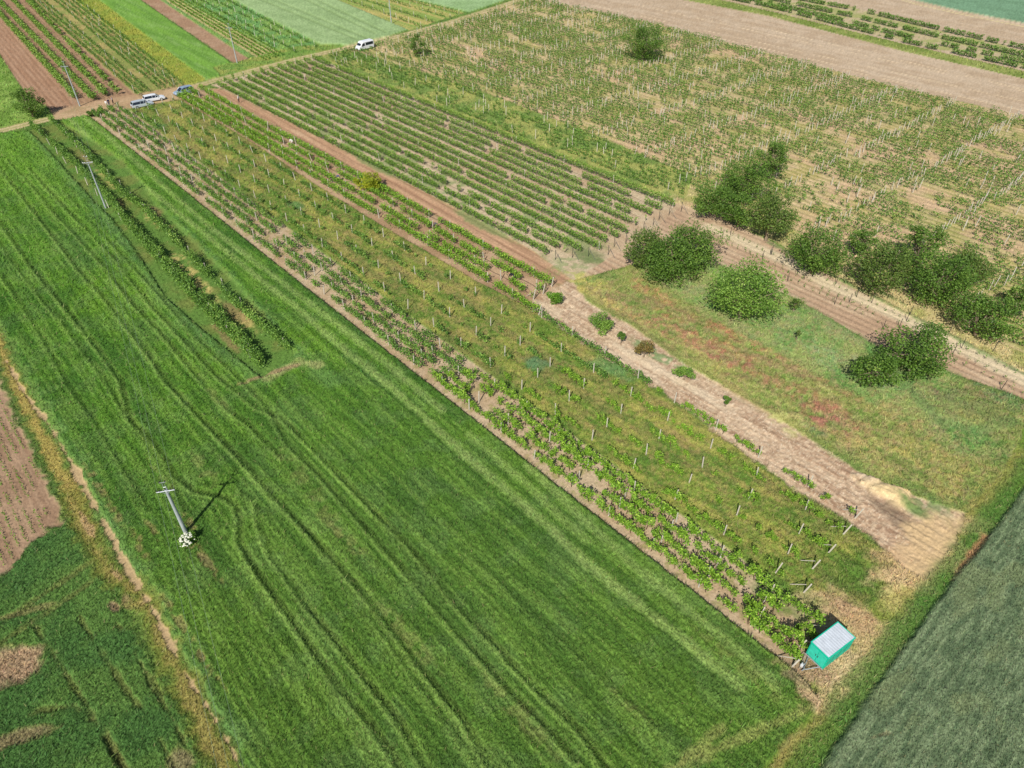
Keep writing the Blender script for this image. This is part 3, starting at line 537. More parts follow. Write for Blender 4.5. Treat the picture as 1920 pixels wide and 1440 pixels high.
def mesh_from(name, parts, m):
    V = []; Fc = []
    for v, f in parts:
        o = len(V); V += [tuple(x) for x in v]; Fc += [tuple(i + o for i in q) for q in f]
    me = bpy.data.meshes.new(name); me.from_pydata(V, [], Fc); me.materials.append(m); me.update()
    return me
M = dict(
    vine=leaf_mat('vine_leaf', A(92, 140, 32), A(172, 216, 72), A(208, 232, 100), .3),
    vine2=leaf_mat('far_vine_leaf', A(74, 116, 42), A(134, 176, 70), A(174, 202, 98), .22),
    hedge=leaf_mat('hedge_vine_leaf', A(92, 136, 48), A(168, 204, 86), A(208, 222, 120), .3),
    tree=leaf_mat('tree_leaf', A(86, 122, 46), A(136, 176, 70), A(162, 190, 88), .38),
    tree_b=leaf_mat('bright_tree_leaf', A(112, 156, 60), A(170, 208, 92), A(194, 220, 116), .38),
    tree_o=leaf_mat('olive_tree_leaf', A(92, 122, 52), A(142, 170, 76), A(172, 170, 94), .38),
    tree_y=leaf_mat('yellow_leaf', A(150, 168, 40), A(216, 222, 62), A(232, 226, 80), .4),
    shrub=leaf_mat('shrub_leaf', A(84, 134, 30), A(136, 184, 54), A(160, 200, 70)),
    rust=leaf_mat('rust_leaf', A(120, 124, 56), A(176, 140, 82), A(140, 172, 76), .35),
    bark=mat('bark', tuple(A(150, 134, 112)), .9, 0, .2, .3, 6, .6), vinebark=mat('vine_bark', tuple(A(96, 76, 58)), .9, 0, .2, .3, 20, .5),
    post=mat('concrete_post', tuple(A(214, 206, 188)), .9, 0, .2, .12, 5, .3), pole=mat('pole_concrete', tuple(A(176, 184, 184)), .8, 0, .3, .1, 3, .2),
    steel=mat('galvanised', tuple(A(196, 202, 206)), .45, .5, .5, .08, 6), dark=mat('dark_metal', tuple(A(70, 74, 74)), .6, .4, .4, .1, 6),
    wood=mat('grey_wood', tuple(A(170, 156, 134)), .9, 0, .2, .2, 8, .3),
    ins=mat('insulator', (.03, .022, .02), .25, 0, .6), wire=mat('wire', tuple(A(150, 170, 140)), .6, 0, .3),
)

# ------------------------------------------------------------------ vines
def vine_mesh(rng, n=110, L=.62, W=.28, z0=.45, z1=1.35, size=.2):
    k = rng.integers(4, 7); cx = rng.uniform(-L, L, k); cz = rng.uniform(z0 + .15, z1 - .15, k); cy = rng.normal(0, W * .5, k)
    w = rng.integers(0, k, n)
    c = np.stack([cx[w] + rng.normal(0, .17, n), cy[w] + rng.normal(0, .13, n), np.clip(cz[w] + rng.normal(0, .2, n), z0 - .1, z1 + .25)], 1)
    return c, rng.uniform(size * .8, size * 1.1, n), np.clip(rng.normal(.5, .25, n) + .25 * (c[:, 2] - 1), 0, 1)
VINES = []
for i in range(10):
    rg = np.random.default_rng(100 + i); big = .8 + .07 * i
    c, s, tn = vine_mesh(rg, int(120 + 20 * i), .40 * big + .08, .18 * big, .42, 1.15 + .3 * big, .18)
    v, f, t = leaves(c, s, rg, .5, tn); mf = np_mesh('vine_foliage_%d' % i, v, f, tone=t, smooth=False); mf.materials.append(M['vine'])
    dx = rg.uniform(-.15, .15)
    mt = mesh_from('vine_trunk_%d' % i, [stem([(0, 0, -.08), (dx * .6, .03, .3), (dx, 0, .6)], .045, .03, 5), stem([(dx, 0, .6), (dx + .3, .02, .78), (dx + .55, 0, .85)], .025, .01, 4), stem([(dx, 0, .6), (dx - .3, .0, .8), (dx - .5, 0, .82)], .025, .01, 4)], M['vinebark'])
    VINES.append((mt, mf))
RANG = math.atan2(D[1], D[0])
CAND = []          # (distance, x, y, row key, size)
def row_points(a, b, sp, jit=.15):
    a = P(*a); b = P(*b); L = (b - a).length; n = int(L / sp); dr = (b - a) / L; nr = Vector((-dr.y, dr.x, 0))
    for i in range(n + 1):
        yield a + dr * (i * sp + random.uniform(-jit, jit)) + nr * random.gauss(0, .08), i
def dens(x, y, seed, lo=.36, hi=.5, sc=4.0):
    q = fbm(np.array([x / sc]), np.array([y / sc]), seed, 3)[0]; return min(1, max(0, (q - lo) / (hi - lo)))
# bare plot: four rows
PLOT_END = 1.0
LA, RA, LB, RB = (169, 218), (231, 202), (1490, 1256), (1552, 1174)
for r, fr in enumerate((.13, .37, .62, .86)):
    a = (LA[0] + (RA[0] - LA[0]) * fr, LA[1] + (RA[1] - LA[1]) * fr); b = (LB[0] + (RB[0] - LB[0]) * fr, LB[1] + (RB[1] - LB[1]) * fr)
    for p, i in row_points(a, b, .88):
        dn = dens(p.x, p.y, 200 + r, .3, .46, 2.6) if (p - P(1520, 1210)).length > 24 else .92
        if random.random() < .14 + .8 * dn + (.12 if p.length > 115 else 0): CAND.append((p.length, p.x, p.y, 'plot%d' % r, random.uniform(.66, 1.08) * (.82 + .3 * dn)))
# meadow rows
GR = [((255, 212), (1506, 1112)), ((280, 205), (1522, 1068)), ((305, 198), (1552, 1038)), ((325, 190), (1580, 1003))]
for r, (a, b) in enumerate(GR):
    for p, i in row_points(a, b, .95):
        dn = dens(p.x, p.y, 220 + r, .42, .58, 3.5)
        if random.random() < .22 + .76 * dn: CAND.append((p.length, p.x, p.y, 'mead%d' % r, random.uniform(.55, .95) * (.8 + .25 * dn)))
a, b = (1016, 596), (1606, 974)
for p, i in row_points(a, b, .9):
    if random.random() < .15 + .85 * dens(p.x, p.y, 231, .38, .5, 3.5): CAND.append((p.length, p.x, p.y, 'mead4', random.uniform(.65, .95)))
# wedge rows
for r, (pl, dd) in enumerate((([(62, 240), (130, 300), (205, 374), (250, 436), (330, 528), (398, 600), (468, 668), (490, 694)], .9), ([(250, 430), (330, 512), (400, 584), (500, 690)], 1.0), ([(98, 230), (170, 298), (232, 368), (275, 400), (370, 500), (450, 582), (546, 662)], .9))):
    for u0, u1 in zip(pl[:-1], pl[1:]):
        for p, i in row_points(u0, u1, .62):
            if random.random() < 1.15 * dd * (.35 + .65 * dens(p.x, p.y, 240 + r, .3, .45, 4)): CAND.append((p.length, p.x, p.y, 'wedge%d' % r, random.uniform(.95, 1.4)))
CAND.sort(key=lambda c: c[0])
VL = {'plot0': 'leafy grapevine in the bare soil plot, row beside the big green wheat field', 'plot1': 'leafy grapevine in the bare soil plot, second row from the wheat field', 'plot2': 'leafy grapevine in the bare soil plot, third row from the wheat field', 'plot3': 'leafy grapevine in the bare soil plot, row along the grassy vineyard',
      'mead0': 'small grapevine standing in long grass, grassy row beside the bare soil plot', 'mead1': 'small grapevine standing in long grass, second grassy row from the bare soil plot', 'mead2': 'small grapevine standing in long grass, third grassy row from the bare soil plot', 'mead3': 'small grapevine standing in long grass, fourth grassy row from the bare soil plot',
      'mead4': 'yellow green grapevine on the grassy edge of the stony bare strip', 'wedge0': 'dense grapevine in the vine wedge, row against the big wheat field', 'wedge1': 'dense grapevine in the vine wedge, middle row of its thick end', 'wedge2': 'dense grapevine in the vine wedge, row against the narrow wheat strip'}
def vg(k): return {'p': 'vines of the bare soil plot', 'm': 'vines of the grassy vineyard', 'w': 'vines of the wedge in the wheat'}[k[0]] + ' row ' + {'0': 'one', '1': 'two', '2': 'three', '3': 'four', '4': 'five'}[k[-1]]
NEARV = CAND[:300]; REST = CAND[300:]
LMK = [(1560, 1215, 'beside the green trailer'), (1665, 920, 'level with the straw heap'), (1500, 830, 'level with the pale weeds'), (1363, 749, 'level with the smallest sapling'), (1209, 652, 'level with the rusty tree'), (1128, 605, 'level with the dark bush'), (1040, 556, 'level with the round bush'), (700, 345, 'level with the yellow bush'), (300, 185, 'near the parked cars')]
def along(x, y):
    s0 = x * D[0] + y * D[1]
    return min(LMK, key=lambda l: abs(P(l[0], l[1]).x * D[0] + P(l[0], l[1]).y * D[1] - s0))[2]
RW = {'plot0': 'row nearest the wheat', 'plot1': 'second row from the wheat', 'plot2': 'third row from the wheat', 'plot3': 'row nearest the grass', 'mead0': 'row nearest the bare plot', 'mead1': 'second row from the bare plot', 'mead2': 'third row from the bare plot', 'mead3': 'fourth row from the bare plot', 'mead4': 'row nearest the stony strip',
      'four0': 'row nearest the grass', 'four1': 'second row from the grass', 'four2': 'third row from the grass', 'four3': 'row nearest the tilled strip'}
def rowlabel(kind, key, x, y, sz=None):
    wd = '' if sz is None else ('large ' if sz > .98 else ('small ' if sz < .78 else 'medium '))
    return wd + kind + {'p': ' on bare soil, ', 'm': ' in long grass, ', 'f': ' among leafy rows, '}[key[0]] + RW[key] + ', ' + along(x, y)
for dist_, x, y, key, sz in NEARV:
    i = random.randrange(10); o = empty('grapevine', (x, y, 0), RANG + random.choice((0, math.pi)) + random.uniform(-.12, .12), VL[key] if key[0] == 'w' else rowlabel('vine', key, x, y, sz), 'grapevine', vg(key)); o.scale = (sz, sz, sz * random.uniform(.9, 1.1))
    link('trunk', VINES[i][0], o); link('foliage', VINES[i][1], o)
# everything past the nearest three hundred
far = [(x, y, sz, 1) for _, x, y, k_, sz in REST]
def in_poly(poly):
    q = wpts(poly)
    def f(x, y):
        ins = False
        for i in range(len(q)):
            x1, y1 = q[i]; x2, y2 = q[(i + 1) % len(q)]
            if ((y1 > y) != (y2 > y)) and x < (x2 - x1) * (y - y1) / (y2 - y1) + x1: ins = not ins
        return ins
    return f
POSTS = []         # (dist, x, y, key, height, brace)
MP = [(606, 108), (655, 94), (740, 76), (850, 46), (950, 14), (1010, -4), (1030, 4), (1240, 50), (1500, 120), (1700, 172), (1960, 232), (2040, 300), (2040, 720), (1920, 656), (1800, 592), (1600, 490), (1480, 420), (1290, 356), (1268, 372), (960, 252), (640, 124)]
inM = in_poly(MP); inL = in_poly([(600, 104), (650, 92), (760, 126), (900, 170), (1060, 232), (1300, 330), (1275, 384), (960, 258), (640, 130)])
gt0, gt1 = 88, 200; nT = int((gt1 - gt0) / 1.55); rowsM = []
sgrid = np.arange(-320, 160, .92)
for r in range(nT):
    t = gt0 + r * 1.55
    X = sgrid * D[0] + t * NN[0]; Y = sgrid * D[1] + t * NN[1]
    dn = fbm(sgrid / 14 + 3, np.full_like(sgrid, t / 5), 260, 4); d2 = fbm(sgrid / 8, np.full_like(sgrid, t / 1.9), 270, 3)
    ph = random.uniform(0, .6)
    for i in range(len(sgrid)):
        x, y = X[i], Y[i]
        if not (-230 < x < 230) or not inM(x, y): continue
        L_ = inL(x, y)
        pr = (.9 if d2[i] + .9 * (dn[i] - .5) > .372 else .12)
        if L_: pr *= .85
        if random.random() < pr: far.append((x + random.gauss(0, .05), y + random.gauss(0, .05), random.uniform(.65, 1.1), 2))
        if ((i % 14 == int(5 + 2.4 * math.sin(r * .03)) and random.random() < (.3 if L_ else .92)) or random.random() < .035):
            POSTS.append((math.hypot(x, y), x + random.gauss(0, .1), y + random.gauss(0, .1), 'old', random.uniform(1.5, 2.1), 0))
# dense vines upper left (thinner rows seen from afar)
A4 = in_poly([(-40, -150), (130, -150), (140, 0), (346, 160), (330, 170), (262, 182), (52, -2)])
for k in range(9):
    fr = k / 8.0; a = (52 + 86 * fr, -4); b = (262 + 82 * fr, 182 - 20 * fr)
    if k in (3,): continue
    a2 = (a[0] - (b[0] - a[0]) * .3, a[1] - (b[1] - a[1]) * .3)
    for p, i in row_points(a2, b, 1.0):
        if random.random() < .82: far.append((p.x, p.y, random.uniform(.8, 1.15), 2))
        if i % 8 == 0 and random.random() < .5: POSTS.append((p.length, p.x, p.y, 'far', 1.7, 0))
for a, b, pr in (((345, -4), (520, 92), .8), ((362, -6), (556, 100), .7), ((385, -6), (585, 96), .6), ((410, -6), (602, 94), .6), ((640, -2), (790, 52), .7), ((665, -4), (815, 44), .8), ((700, -6), (845, 36), .8), ((735, -6), (862, 28), .8)):
    for p, i in row_points(a, b, 1.0):
        if random.random() < pr: far.append((p.x, p.y, random.uniform(.6, .95), 2))
        if i % 7 == 0: POSTS.append((p.length, p.x, p.y, 'far', 1.7, 0))
# young vines in the new plot beneath the trees
for (a, b) in (((1330, 440), (1920, 726)), ((1352, 432), (1920, 708)), ((1470, 520), (1920, 742))):
    for p, i in row_points(a, b, 1.15):
        if random.random() < .85: far.append((p.x, p.y, random.uniform(.32, .6), 3))
vs, sz_, tn_ = [], [], []
rg = np.random.default_rng(5)
for x, y, s, kd in far:
    n = {1: int(85 * s * s) + 12, 2: 28, 3: 12}[kd]
    if kd == 1: c = np.stack([rg.normal(0, .36, n) * s, rg.normal(0, .2, n) * s, rg.uniform(.4, 1.4, n) * s], 1); ls = .22
    elif kd == 2: c = np.stack([rg.normal(0, .33, n) * s, rg.normal(0, .11, n) * s, rg.uniform(.3, 1.35, n) * s], 1); ls = .27
    else: c = np.stack([rg.normal(0, .2, n) * s, rg.normal(0, .2, n) * s, rg.uniform(.1, 1.2, n) * s * 1.3], 1); ls = .16
    c = np.stack([c[:, 0] * D[0] - c[:, 1] * D[1] + x, c[:, 0] * D[1] + c[:, 1] * D[0] + y, c[:, 2]], 1)
    vs.append(c); sz_.append(np.full(n, ls)); tn_.append(np.clip(rg.normal((.52 if kd == 1 else .42) + .5 * (rg.random() - .5), .2, n), 0, 1))
v, f, t = leaves(np.concatenate(vs), np.concatenate(sz_), rg, .5, np.concatenate(tn_))
me = np_mesh('grapevines', v, f, tone=t, smooth=False); me.materials.append(M['vine2'])
tag(link('grapevines', me), 'rows of distant grapevines across the old vineyard and the far plots', 'grapevines', None, 'stuff')

# hedge-like vine rows: one object for each row
def hedge_row(name, pts, wd, z0, z1, per_m, size, label, group, seed, m='hedge', gaps=.1, trunks=True):
    rg = np.random.default_rng(seed); q = [P(*p) for p in pts]; cs_ = []
    base = q[0].copy(); tot = 0; tr = []
    for a, b in zip(q[:-1], q[1:]):
        L = (b - a).length; n = int(L * per_m); u = rg.random(n) * L
        g = fbm((tot + u) / 2.2, u * 0 + seed, seed, 2); lump = fbm((tot + u) / .8, u * 0 + seed, seed + 9, 2)
        keep = g > gaps + .12; u = u[keep]; lump = lump[keep]; g = g[keep]; n = len(u)
        dr = (b - a) / L; nr = Vector((-dr.y, dr.x, 0))
        lat = rg.normal(0, wd * .38, n) * (.6 + .8 * lump); zz = z0 + (z1 - z0) * rg.random(n) ** .8 * (.75 + .5 * lump)
        cs_.append(np.stack([a.x + dr.x * u + nr.x * lat - base.x, a.y + dr.y * u + nr.y * lat - base.y, zz], 1)); tot += L
        if trunks:
            n_ = max(2, int(L / 1.1)); tr += [(a.x - base.x + dr.x * L * q_ / n_, a.y - base.y + dr.y * L * q_ / n_, z0 + .2 + .06 * math.sin(q_ * 2.1)) for q_ in range(n_)]
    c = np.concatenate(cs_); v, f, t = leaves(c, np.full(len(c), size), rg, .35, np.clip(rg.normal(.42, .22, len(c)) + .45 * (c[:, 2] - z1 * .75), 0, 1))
    o = empty(name, base, 0, label, 'vine row', group)
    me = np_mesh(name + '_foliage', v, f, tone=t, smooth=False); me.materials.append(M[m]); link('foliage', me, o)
    if trunks: link('cordon', mesh_from('row_cordon', [stem(tr, .03, .03, 4)], M['vinebark']), o)
    return o
ORD = ['first', 'second', 'third', 'fourth', 'fifth', 'sixth', 'seventh', 'eighth', 'ninth', 'tenth', 'eleventh', 'twelfth']
KS = [(587, 114), (572, 119), (556, 123), (539, 126), (522, 130), (507, 135), (490, 139), (474, 143), (457, 147), (437, 151), (422, 156), (410, 163)]
KE = [(1263, 390), (1240, 398), (1221, 407), (1210, 418), (1192, 427), (1176, 441), (1159, 450), (1137, 458), (1126, 472), (1089, 475), (1059, 477), (1027, 481)]
for k in range(12):
    hedge_row('vine_row', [KS[k], KE[k]], .42, .4, 1.6, 112, .23, 'long trimmed vine row in the tidy vineyard, %s counted from the old vineyard side' % ORD[k], 'trimmed rows of the tidy vineyard', 300 + k)
HR = [[(336, 184), (480, 269), (675, 389), (762, 437), (870, 503), (1010, 592)], [(346, 179), (480, 258), (697, 383), (845, 473), (955, 532), (1000, 562)], [(358, 174), (480, 244), (705, 368), (865, 466), (955, 516), (1018, 552)], [(376, 169), (480, 230), (730, 368), (865, 443), (950, 493), (1034, 538)]]
for k in range(4):
    hedge_row('vine_row', HR[k], .72, .4, 1.45, 130, .22, ['leafy vine row bordering the grassy vineyard', 'leafy vine row on brown soil, second up from the grassy vineyard', 'leafy vine row on brown soil, third up from the grassy vineyard', 'leafy vine row beside the smooth bare tilled strip'][k], 'four rows below the tilled strip', 330 + k, 'vine', .14)
LR = [[(-60, -45), (0, 28), (143, 187)], [(-40, -38), (5, 12), (178, 190)], [(-10, -32), (22, 0), (200, 182)], [(20, -32), (45, -4), (224, 178)]]
for k in range(4):
    hedge_row('vine_row', LR[k], .95, .4, 1.5, 80, .34, ['vine row beside the ploughed field at the upper left', 'second vine row from the ploughed field, upper left', 'third vine row from the ploughed field, upper left', 'vine row nearest the dense vineyard, upper left'][k], 'rows between brown strips at the upper left', 340 + k, 'hedge', (.05, .05, .12, .3)[k], False)
QR = [[(1290, -16), (1440, 14), (1700, 82), (1920, 130), (2100, 172)], [(1320, -16), (1440, 8), (1700, 72), (1920, 120), (2100, 162)], [(1360, -18), (1600, 34), (1760, 72), (1920, 108), (2100, 150)], [(1400, -18), (1620, 24), (1780, 62), (1920, 94), (2100, 138)]]
for k in range(4):
    hedge_row('vine_row', QR[k], .95, .25, 1.35, 80, .34, ['bushy row along the narrow grass strip, upper right', 'second bushy row above the grass strip, upper right', 'third bushy row above the grass strip, upper right', 'bushy row nearest the far bare field, upper right'][k], 'bushy rows at the upper right', 350 + k, 'vine2', .2, False)
for k in range(5):
    hedge_row('vine_row', [(312 + 8 * k, -2 - k), (500 + 8 * k, 114 - 2.5 * k)], .5, .05, .5, 16, .4, 'low green crop row in the narrow striped plot, %s from its brown side' % ORD[k], 'low crop rows of the striped plot', 360 + k, 'hedge', .05, False)
# maize seedlings at the left edge
rg = np.random.default_rng(77); cs_ = []
inA = in_poly([(-60, 690), (-8, 705), (25, 780), (60, 865), (98, 955), (104, 980), (66, 1004), (30, 1045), (-20, 1080), (-100, 1100)])
for r in range(24):
    t = (P(22, 797).x * NN[0] + P(22, 797).y * NN[1]) + (r - 17) * .78
    for s in np.arange(-140, 20, .22):
        x = s * D[0] + t * NN[0]; y = s * D[1] + t * NN[1]
        if not inA(x, y) or fbm(np.array([x / 2.5]), np.array([y / 2.5]), 400, 2)[0] < .42: continue
        n = 3; cs_.append(np.stack([x + rg.normal(0, .07, n), y + rg.normal(0, .07, n), rg.uniform(.03, .28, n)], 1))
c = np.concatenate(cs_); v, f, t = leaves(c, np.full(len(c), .15), rg, .3); me = np_mesh('seedlings', v, f, tone=t, smooth=False); me.materials.append(M['shrub'])
tag(link('crop_seedlings', me), 'rows of green seedlings on brown soil at the left edge', 'seedlings', None, 'stuff')

# ------------------------------------------------------------------ posts
for r in range(4):
    fr = (.13, .37, .62, .86)[r]; a = (LA[0] + (RA[0] - LA[0]) * fr, LA[1] + (RA[1] - LA[1]) * fr); b = (LB[0] + (RB[0] - LB[0]) * fr, LB[1] + (RB[1] - LB[1]) * fr)
    for p, i in row_points(a, b, 5.4, .25):
        if random.random() < .9: POSTS.append((p.length, p.x, p.y, 'plot%d' % r, random.uniform(1.35, 1.75), 0))
for r, (a, b) in enumerate(GR):
    for p, i in row_points(a, b, 5.75, .12): POSTS.append((p.length, p.x, p.y, 'mead%d' % r, random.uniform(1.55, 1.72), 0))
    q = P(*b); POSTS.append((q.length, q.x, q.y, 'mead%d' % r, 1.75, 1))
for k in range(4):
    for u0, u1 in zip(HR[k][:-1], HR[k][1:]):
        for p, i in row_points(u0, u1, 5.6, .15):
            if i: POSTS.append((p.length, p.x, p.y, 'four%d' % k, 1.7, 0))
    q = P(*HR[k][-1]); POSTS.append((q.length, q.x, q.y, 'four%d' % k, 1.8, 1))
for p, i in row_points((1016, 596), (1606, 974), 5.75, .15): POSTS.append((p.length, p.x, p.y, 'mead4', 1.65, 0))
q = P(1603, 972); POSTS.append((q.length, q.x, q.y, 'mead4', 1.75, 1))
for pt in ((1485, 1250), (1523, 1222), (1545, 1190), (1500, 1212)): q = P(*pt); POSTS.append((q.length, q.x, q.y, 'plotend', 1.3, 1))
for pl in ([(62, 240), (250, 436), (490, 694)], [(98, 230), (275, 400), (546, 662)], [(250, 430), (500, 694)]):
    for u0, u1 in zip(pl[:-1], pl[1:]):
        for p, i in row_points(u0, u1, 6.2, .3): POSTS.append((p.length, p.x, p.y, 'wedge', 1.5, 0))
for k in range(0, 12, 2):
    for p, i in row_points(KS[k], KE[k], 13, .4): POSTS.append((p.length, p.x, p.y, 'tidy', 1.6, 0))
POSTS.sort(key=lambda p: p[0])
def box_mesh(sx, sy, z0, z1, taper=1.0, dx=0, dy=0):
    v = [(-sx, -sy, z0), (sx, -sy, z0), (sx, sy, z0), (-sx, sy, z0)] + [(x * taper + dx, y * taper + dy, z1) for x, y in ((-sx, -sy), (sx, -sy), (sx, sy), (-sx, sy))]
    return v, [(3, 2, 1, 0), (4, 5, 6, 7), (0, 1, 5, 4), (1, 2, 6, 5), (2, 3, 7, 6), (3, 0, 4, 7)]
def bevelled(name, parts, m, w=.01, seg=1):
    me = mesh_from(name, parts, m); bm = bmesh.new(); bm.from_mesh(me)
    bmesh.ops.bevel(bm, geom=bm.edges[:], offset=w, segments=seg, affect='EDGES'); bm.to_mesh(me); bm.free(); return me
post_me = bevelled('post', [box_mesh(.058, .048, -.1, 1.0, .85)], M['post'], .006)
post_me2 = bevelled('post_b', [box_mesh(.05, .055, -.1, 1.0, .9, .02, .01)], M['post'], .006)
brace_me = bevelled('brace', [stem([(-1.35, 0, .0), (-.05, 0, 1.25)], .045, .04, 4)], M['post'], .004)
PLB = {'plot0': 'pale post in the bare soil plot, row beside the wheat field', 'plot1': 'pale post in the bare soil plot, second row from the wheat field', 'plot2': 'pale post in the bare soil plot, third row from the wheat field', 'plot3': 'pale post in the bare soil plot, row along the grassy vineyard',
       'mead0': 'pale concrete post in long grass, grassy row beside the bare soil plot', 'mead1': 'pale concrete post in long grass, second grassy row from the bare plot', 'mead2': 'pale concrete post in long grass, third grassy row from the bare plot', 'mead3': 'pale concrete post in long grass, fourth grassy row from the bare plot', 'mead4': 'pale post on the grassy edge of the stony bare strip',
       'four0': 'pale post in the leafy row bordering the grassy vineyard', 'four1': 'pale post in the second leafy row up from the grassy vineyard', 'four2': 'pale post in the third leafy row up from the grassy vineyard', 'four3': 'pale post in the leafy row beside the smooth tilled strip',
       'wedge': 'pale post among the vines of the wedge in the wheat', 'tidy': 'pale post within the trimmed rows of the tidy vineyard', 'old': 'pale post at the near edge of the old vineyard', 'plotend': 'braced end post of the bare soil plot near the green trailer', 'far': 'far post'}
farp = []
for n, (dist_, x, y, key, h, br) in enumerate(POSTS):
    tilt = (random.gauss(0, .035), random.gauss(0, .035))
    if n < 300 or br:
        if br:
            o = empty('end_post', (x, y, 0), RANG + random.uniform(-.1, .1), PLB[key].replace('pale', 'braced', 1) + ', at its end', 'post', 'braced end posts ' + key[:4].replace('mead', 'of the grassy rows').replace('four', 'of the leafy rows').replace('plot', 'of the bare plot'))
            p1 = link('post', post_me, o); p1.scale = (1.2, 1.2, h); p1.rotation_euler = (tilt[0], .18, 0); b1 = link('brace', brace_me, o)
        else:
            o = link('vineyard_post', random.choice((post_me, post_me2))); o.location = (x, y, 0); o.scale = (1, 1, h); o.rotation_euler = (tilt[0], tilt[1], RANG + random.uniform(-.2, .2))
            tag(o, rowlabel('pale post', key, x, y) if key in RW else PLB[key] + (', ' + along(x, y) if key == 'old' else ''), 'post', 'posts: ' + PLB[key].split(',')[0] + (' row ' + key[-1] if key[-1].isdigit() else ''))
    else: farp.append((x, y, h, tilt))
parts = []
for x, y, h, tl_ in farp:
    v, f = box_mesh(.05, .05, -.05, h, .9, tl_[0] * 3, tl_[1] * 3); parts.append(([(a + x, b + y, c) for a, b, c in v], f))
tag(link('vineyard_posts', mesh_from('vineyard_posts', parts, M['post'])), 'pale posts scattered through the old vineyard and the far plots', 'posts', None, 'stuff')
# dark stakes: ends of the tidy rows, fence line beside the young vines
stake = bevelled('stake', [box_mesh(.03, .03, -.1, 1.7, .9)], M['dark'], .004); sb = bevelled('stake_brace', [stem([(1.5, 0, 0), (.05, 0, 1.45)], .03, .03, 4)], M['dark'], .003)
for k, (x, y) in enumerate(KE):
    q = P(x + 14, y + 6); o = empty('row_end_stake', q, RANG, 'dark braced stake closing the %s trimmed row of the tidy vineyard' % ORD[k], 'stake', 'dark stakes at the ends of the trimmed rows'); link('stake', stake, o); link('brace', sb, o)
FS = [(1446, 478), (1504, 503), (1567, 533), (1634, 568), (1705, 592), (1779, 625), (1861, 660)]
for k, (x, y) in enumerate(FS):
    o = link('fence_stake', stake); o.location = P(x, y); tag(o, 'dark fence stake on the green strip below the trees, %s from the left' % ORD[k], 'stake', 'dark stakes along the green strip')
n = 0
for a, b in (((1372, 442), (1900, 700)), ((1356, 448), (1900, 722)), ((1480, 528), (1900, 742))):
    for p, i in row_points(a, b, 7.5, .3):
        o = link('vine_stake', stake); o.location = p; o.scale = (1, 1, .85); o.rotation_euler = (random.gauss(0, .03), random.gauss(0, .03), .3)
        tag(o, 'dark stake standing among the young vines on bare soil', 'stake', 'dark stakes among the young vines')

# ------------------------------------------------------------------ trees
def ellip_pts(n, rg, R, b, hc, shell=.55):
    d = rg.normal(size=(n, 3)); d /= np.linalg.norm(d, axis=1)[:, None]; r = shell + (1 - shell) * rg.random(n) ** .6
    p = d * r[:, None]; return np.stack([p[:, 0] * R, p[:, 1] * R, hc + p[:, 2] * b], 1)
def tree(cx, cy, wpx, label, m='tree', b=.72, clear=.5, name='tree', seed=0, dens_=1.0, leaf=.25, group=None, cat='tree', tilt=0, mixm=None, lobes=None):
    R = wpx / 2 / ppm(cy) * 1.0; R *= .97
    for _ in range(2): hc = b * R + clear
    R = wpx / 2 / ppm(cy, hc) * 1.1; hc = b * R + clear
    base = P(cx, cy, hc); base.z = 0; rg = np.random.default_rng(seed + 1000)
    o = empty(name, base, 0, label, cat, group)
    nl = lobes or int(max(7, min(90, 3.0 * R * R + 8))); lr = R * (.4 if nl < 20 else .25)
    # uneven outline: push some sectors out, others in
    L = ellip_pts(nl, rg, R * .80, b * R * .86, hc, .35); ang = np.arctan2(L[:, 1], L[:, 0]); wob = 1 + .2 * np.sin(ang * 3 + rg.uniform(0, 6)) + .1 * np.sin(ang * 5 + rg.uniform(0, 6)); L[:, 0] *= wob; L[:, 1] *= wob
    L[:, 2] = np.maximum(L[:, 2], clear * .8 + lr * .4)
    nlv = int(dens_ * (4 * R * R * 48 + 300) / (leaf / .3) ** 2); w = rg.integers(0, nl, nlv); rr = lr * rg.uniform(.75, 1.2, nl)
    d = rg.normal(size=(nlv, 3)); d /= np.linalg.norm(d, axis=1)[:, None]
    d[:, 2] *= .75
    c = L[w] + d * (rr[w] * rg.uniform(.55, 1.1, nlv))[:, None]; c[:, 2] = np.maximum(c[:, 2], clear * .5 + .1)
    lt = rg.normal(0, .18, nl)[w]
    tn = np.clip(rg.normal(.4, .2, nlv) + lt, 0, 1)
    v, f, t = leaves(c, np.full(nlv, leaf), rg, .7, tn)
    me = np_mesh('crown', v, f, tone=t, smooth=False); me.materials.append(M[m]); link('crown', me, o)
    # trunk and limbs
    parts = []; fork = (rg.normal(0, .05) * R, rg.normal(0, .05) * R, max(clear * .9, hc * .35)); r0 = .035 * R + .04
    parts.append(stem([(0, 0, -.1), (fork[0] * .5, fork[1] * .5, fork[2] * .5), fork], r0 * 1.25, r0, 8))
    for j in range(min(nl, 14)):
        e_ = L[j]; mid = ((fork[0] * .45 + e_[0] * .55), (fork[1] * .45 + e_[1] * .55), fork[2] * .4 + e_[2] * .6 + .1)
        parts.append(stem([fork, mid, tuple(e_)], r0 * .5, r0 * .1, 5))
        e2 = L[(j * 7 + 3) % nl]; parts.append(stem([mid, tuple((np.array(mid) + e2) / 2 + [0, 0, .1]), tuple(e2)], r0 * .28, r0 * .06, 4)) if np.linalg.norm(e2 - np.array(mid)) < R * .8 else None
    link('trunk', mesh_from('trunk', parts, M['bark']), o)
    return o
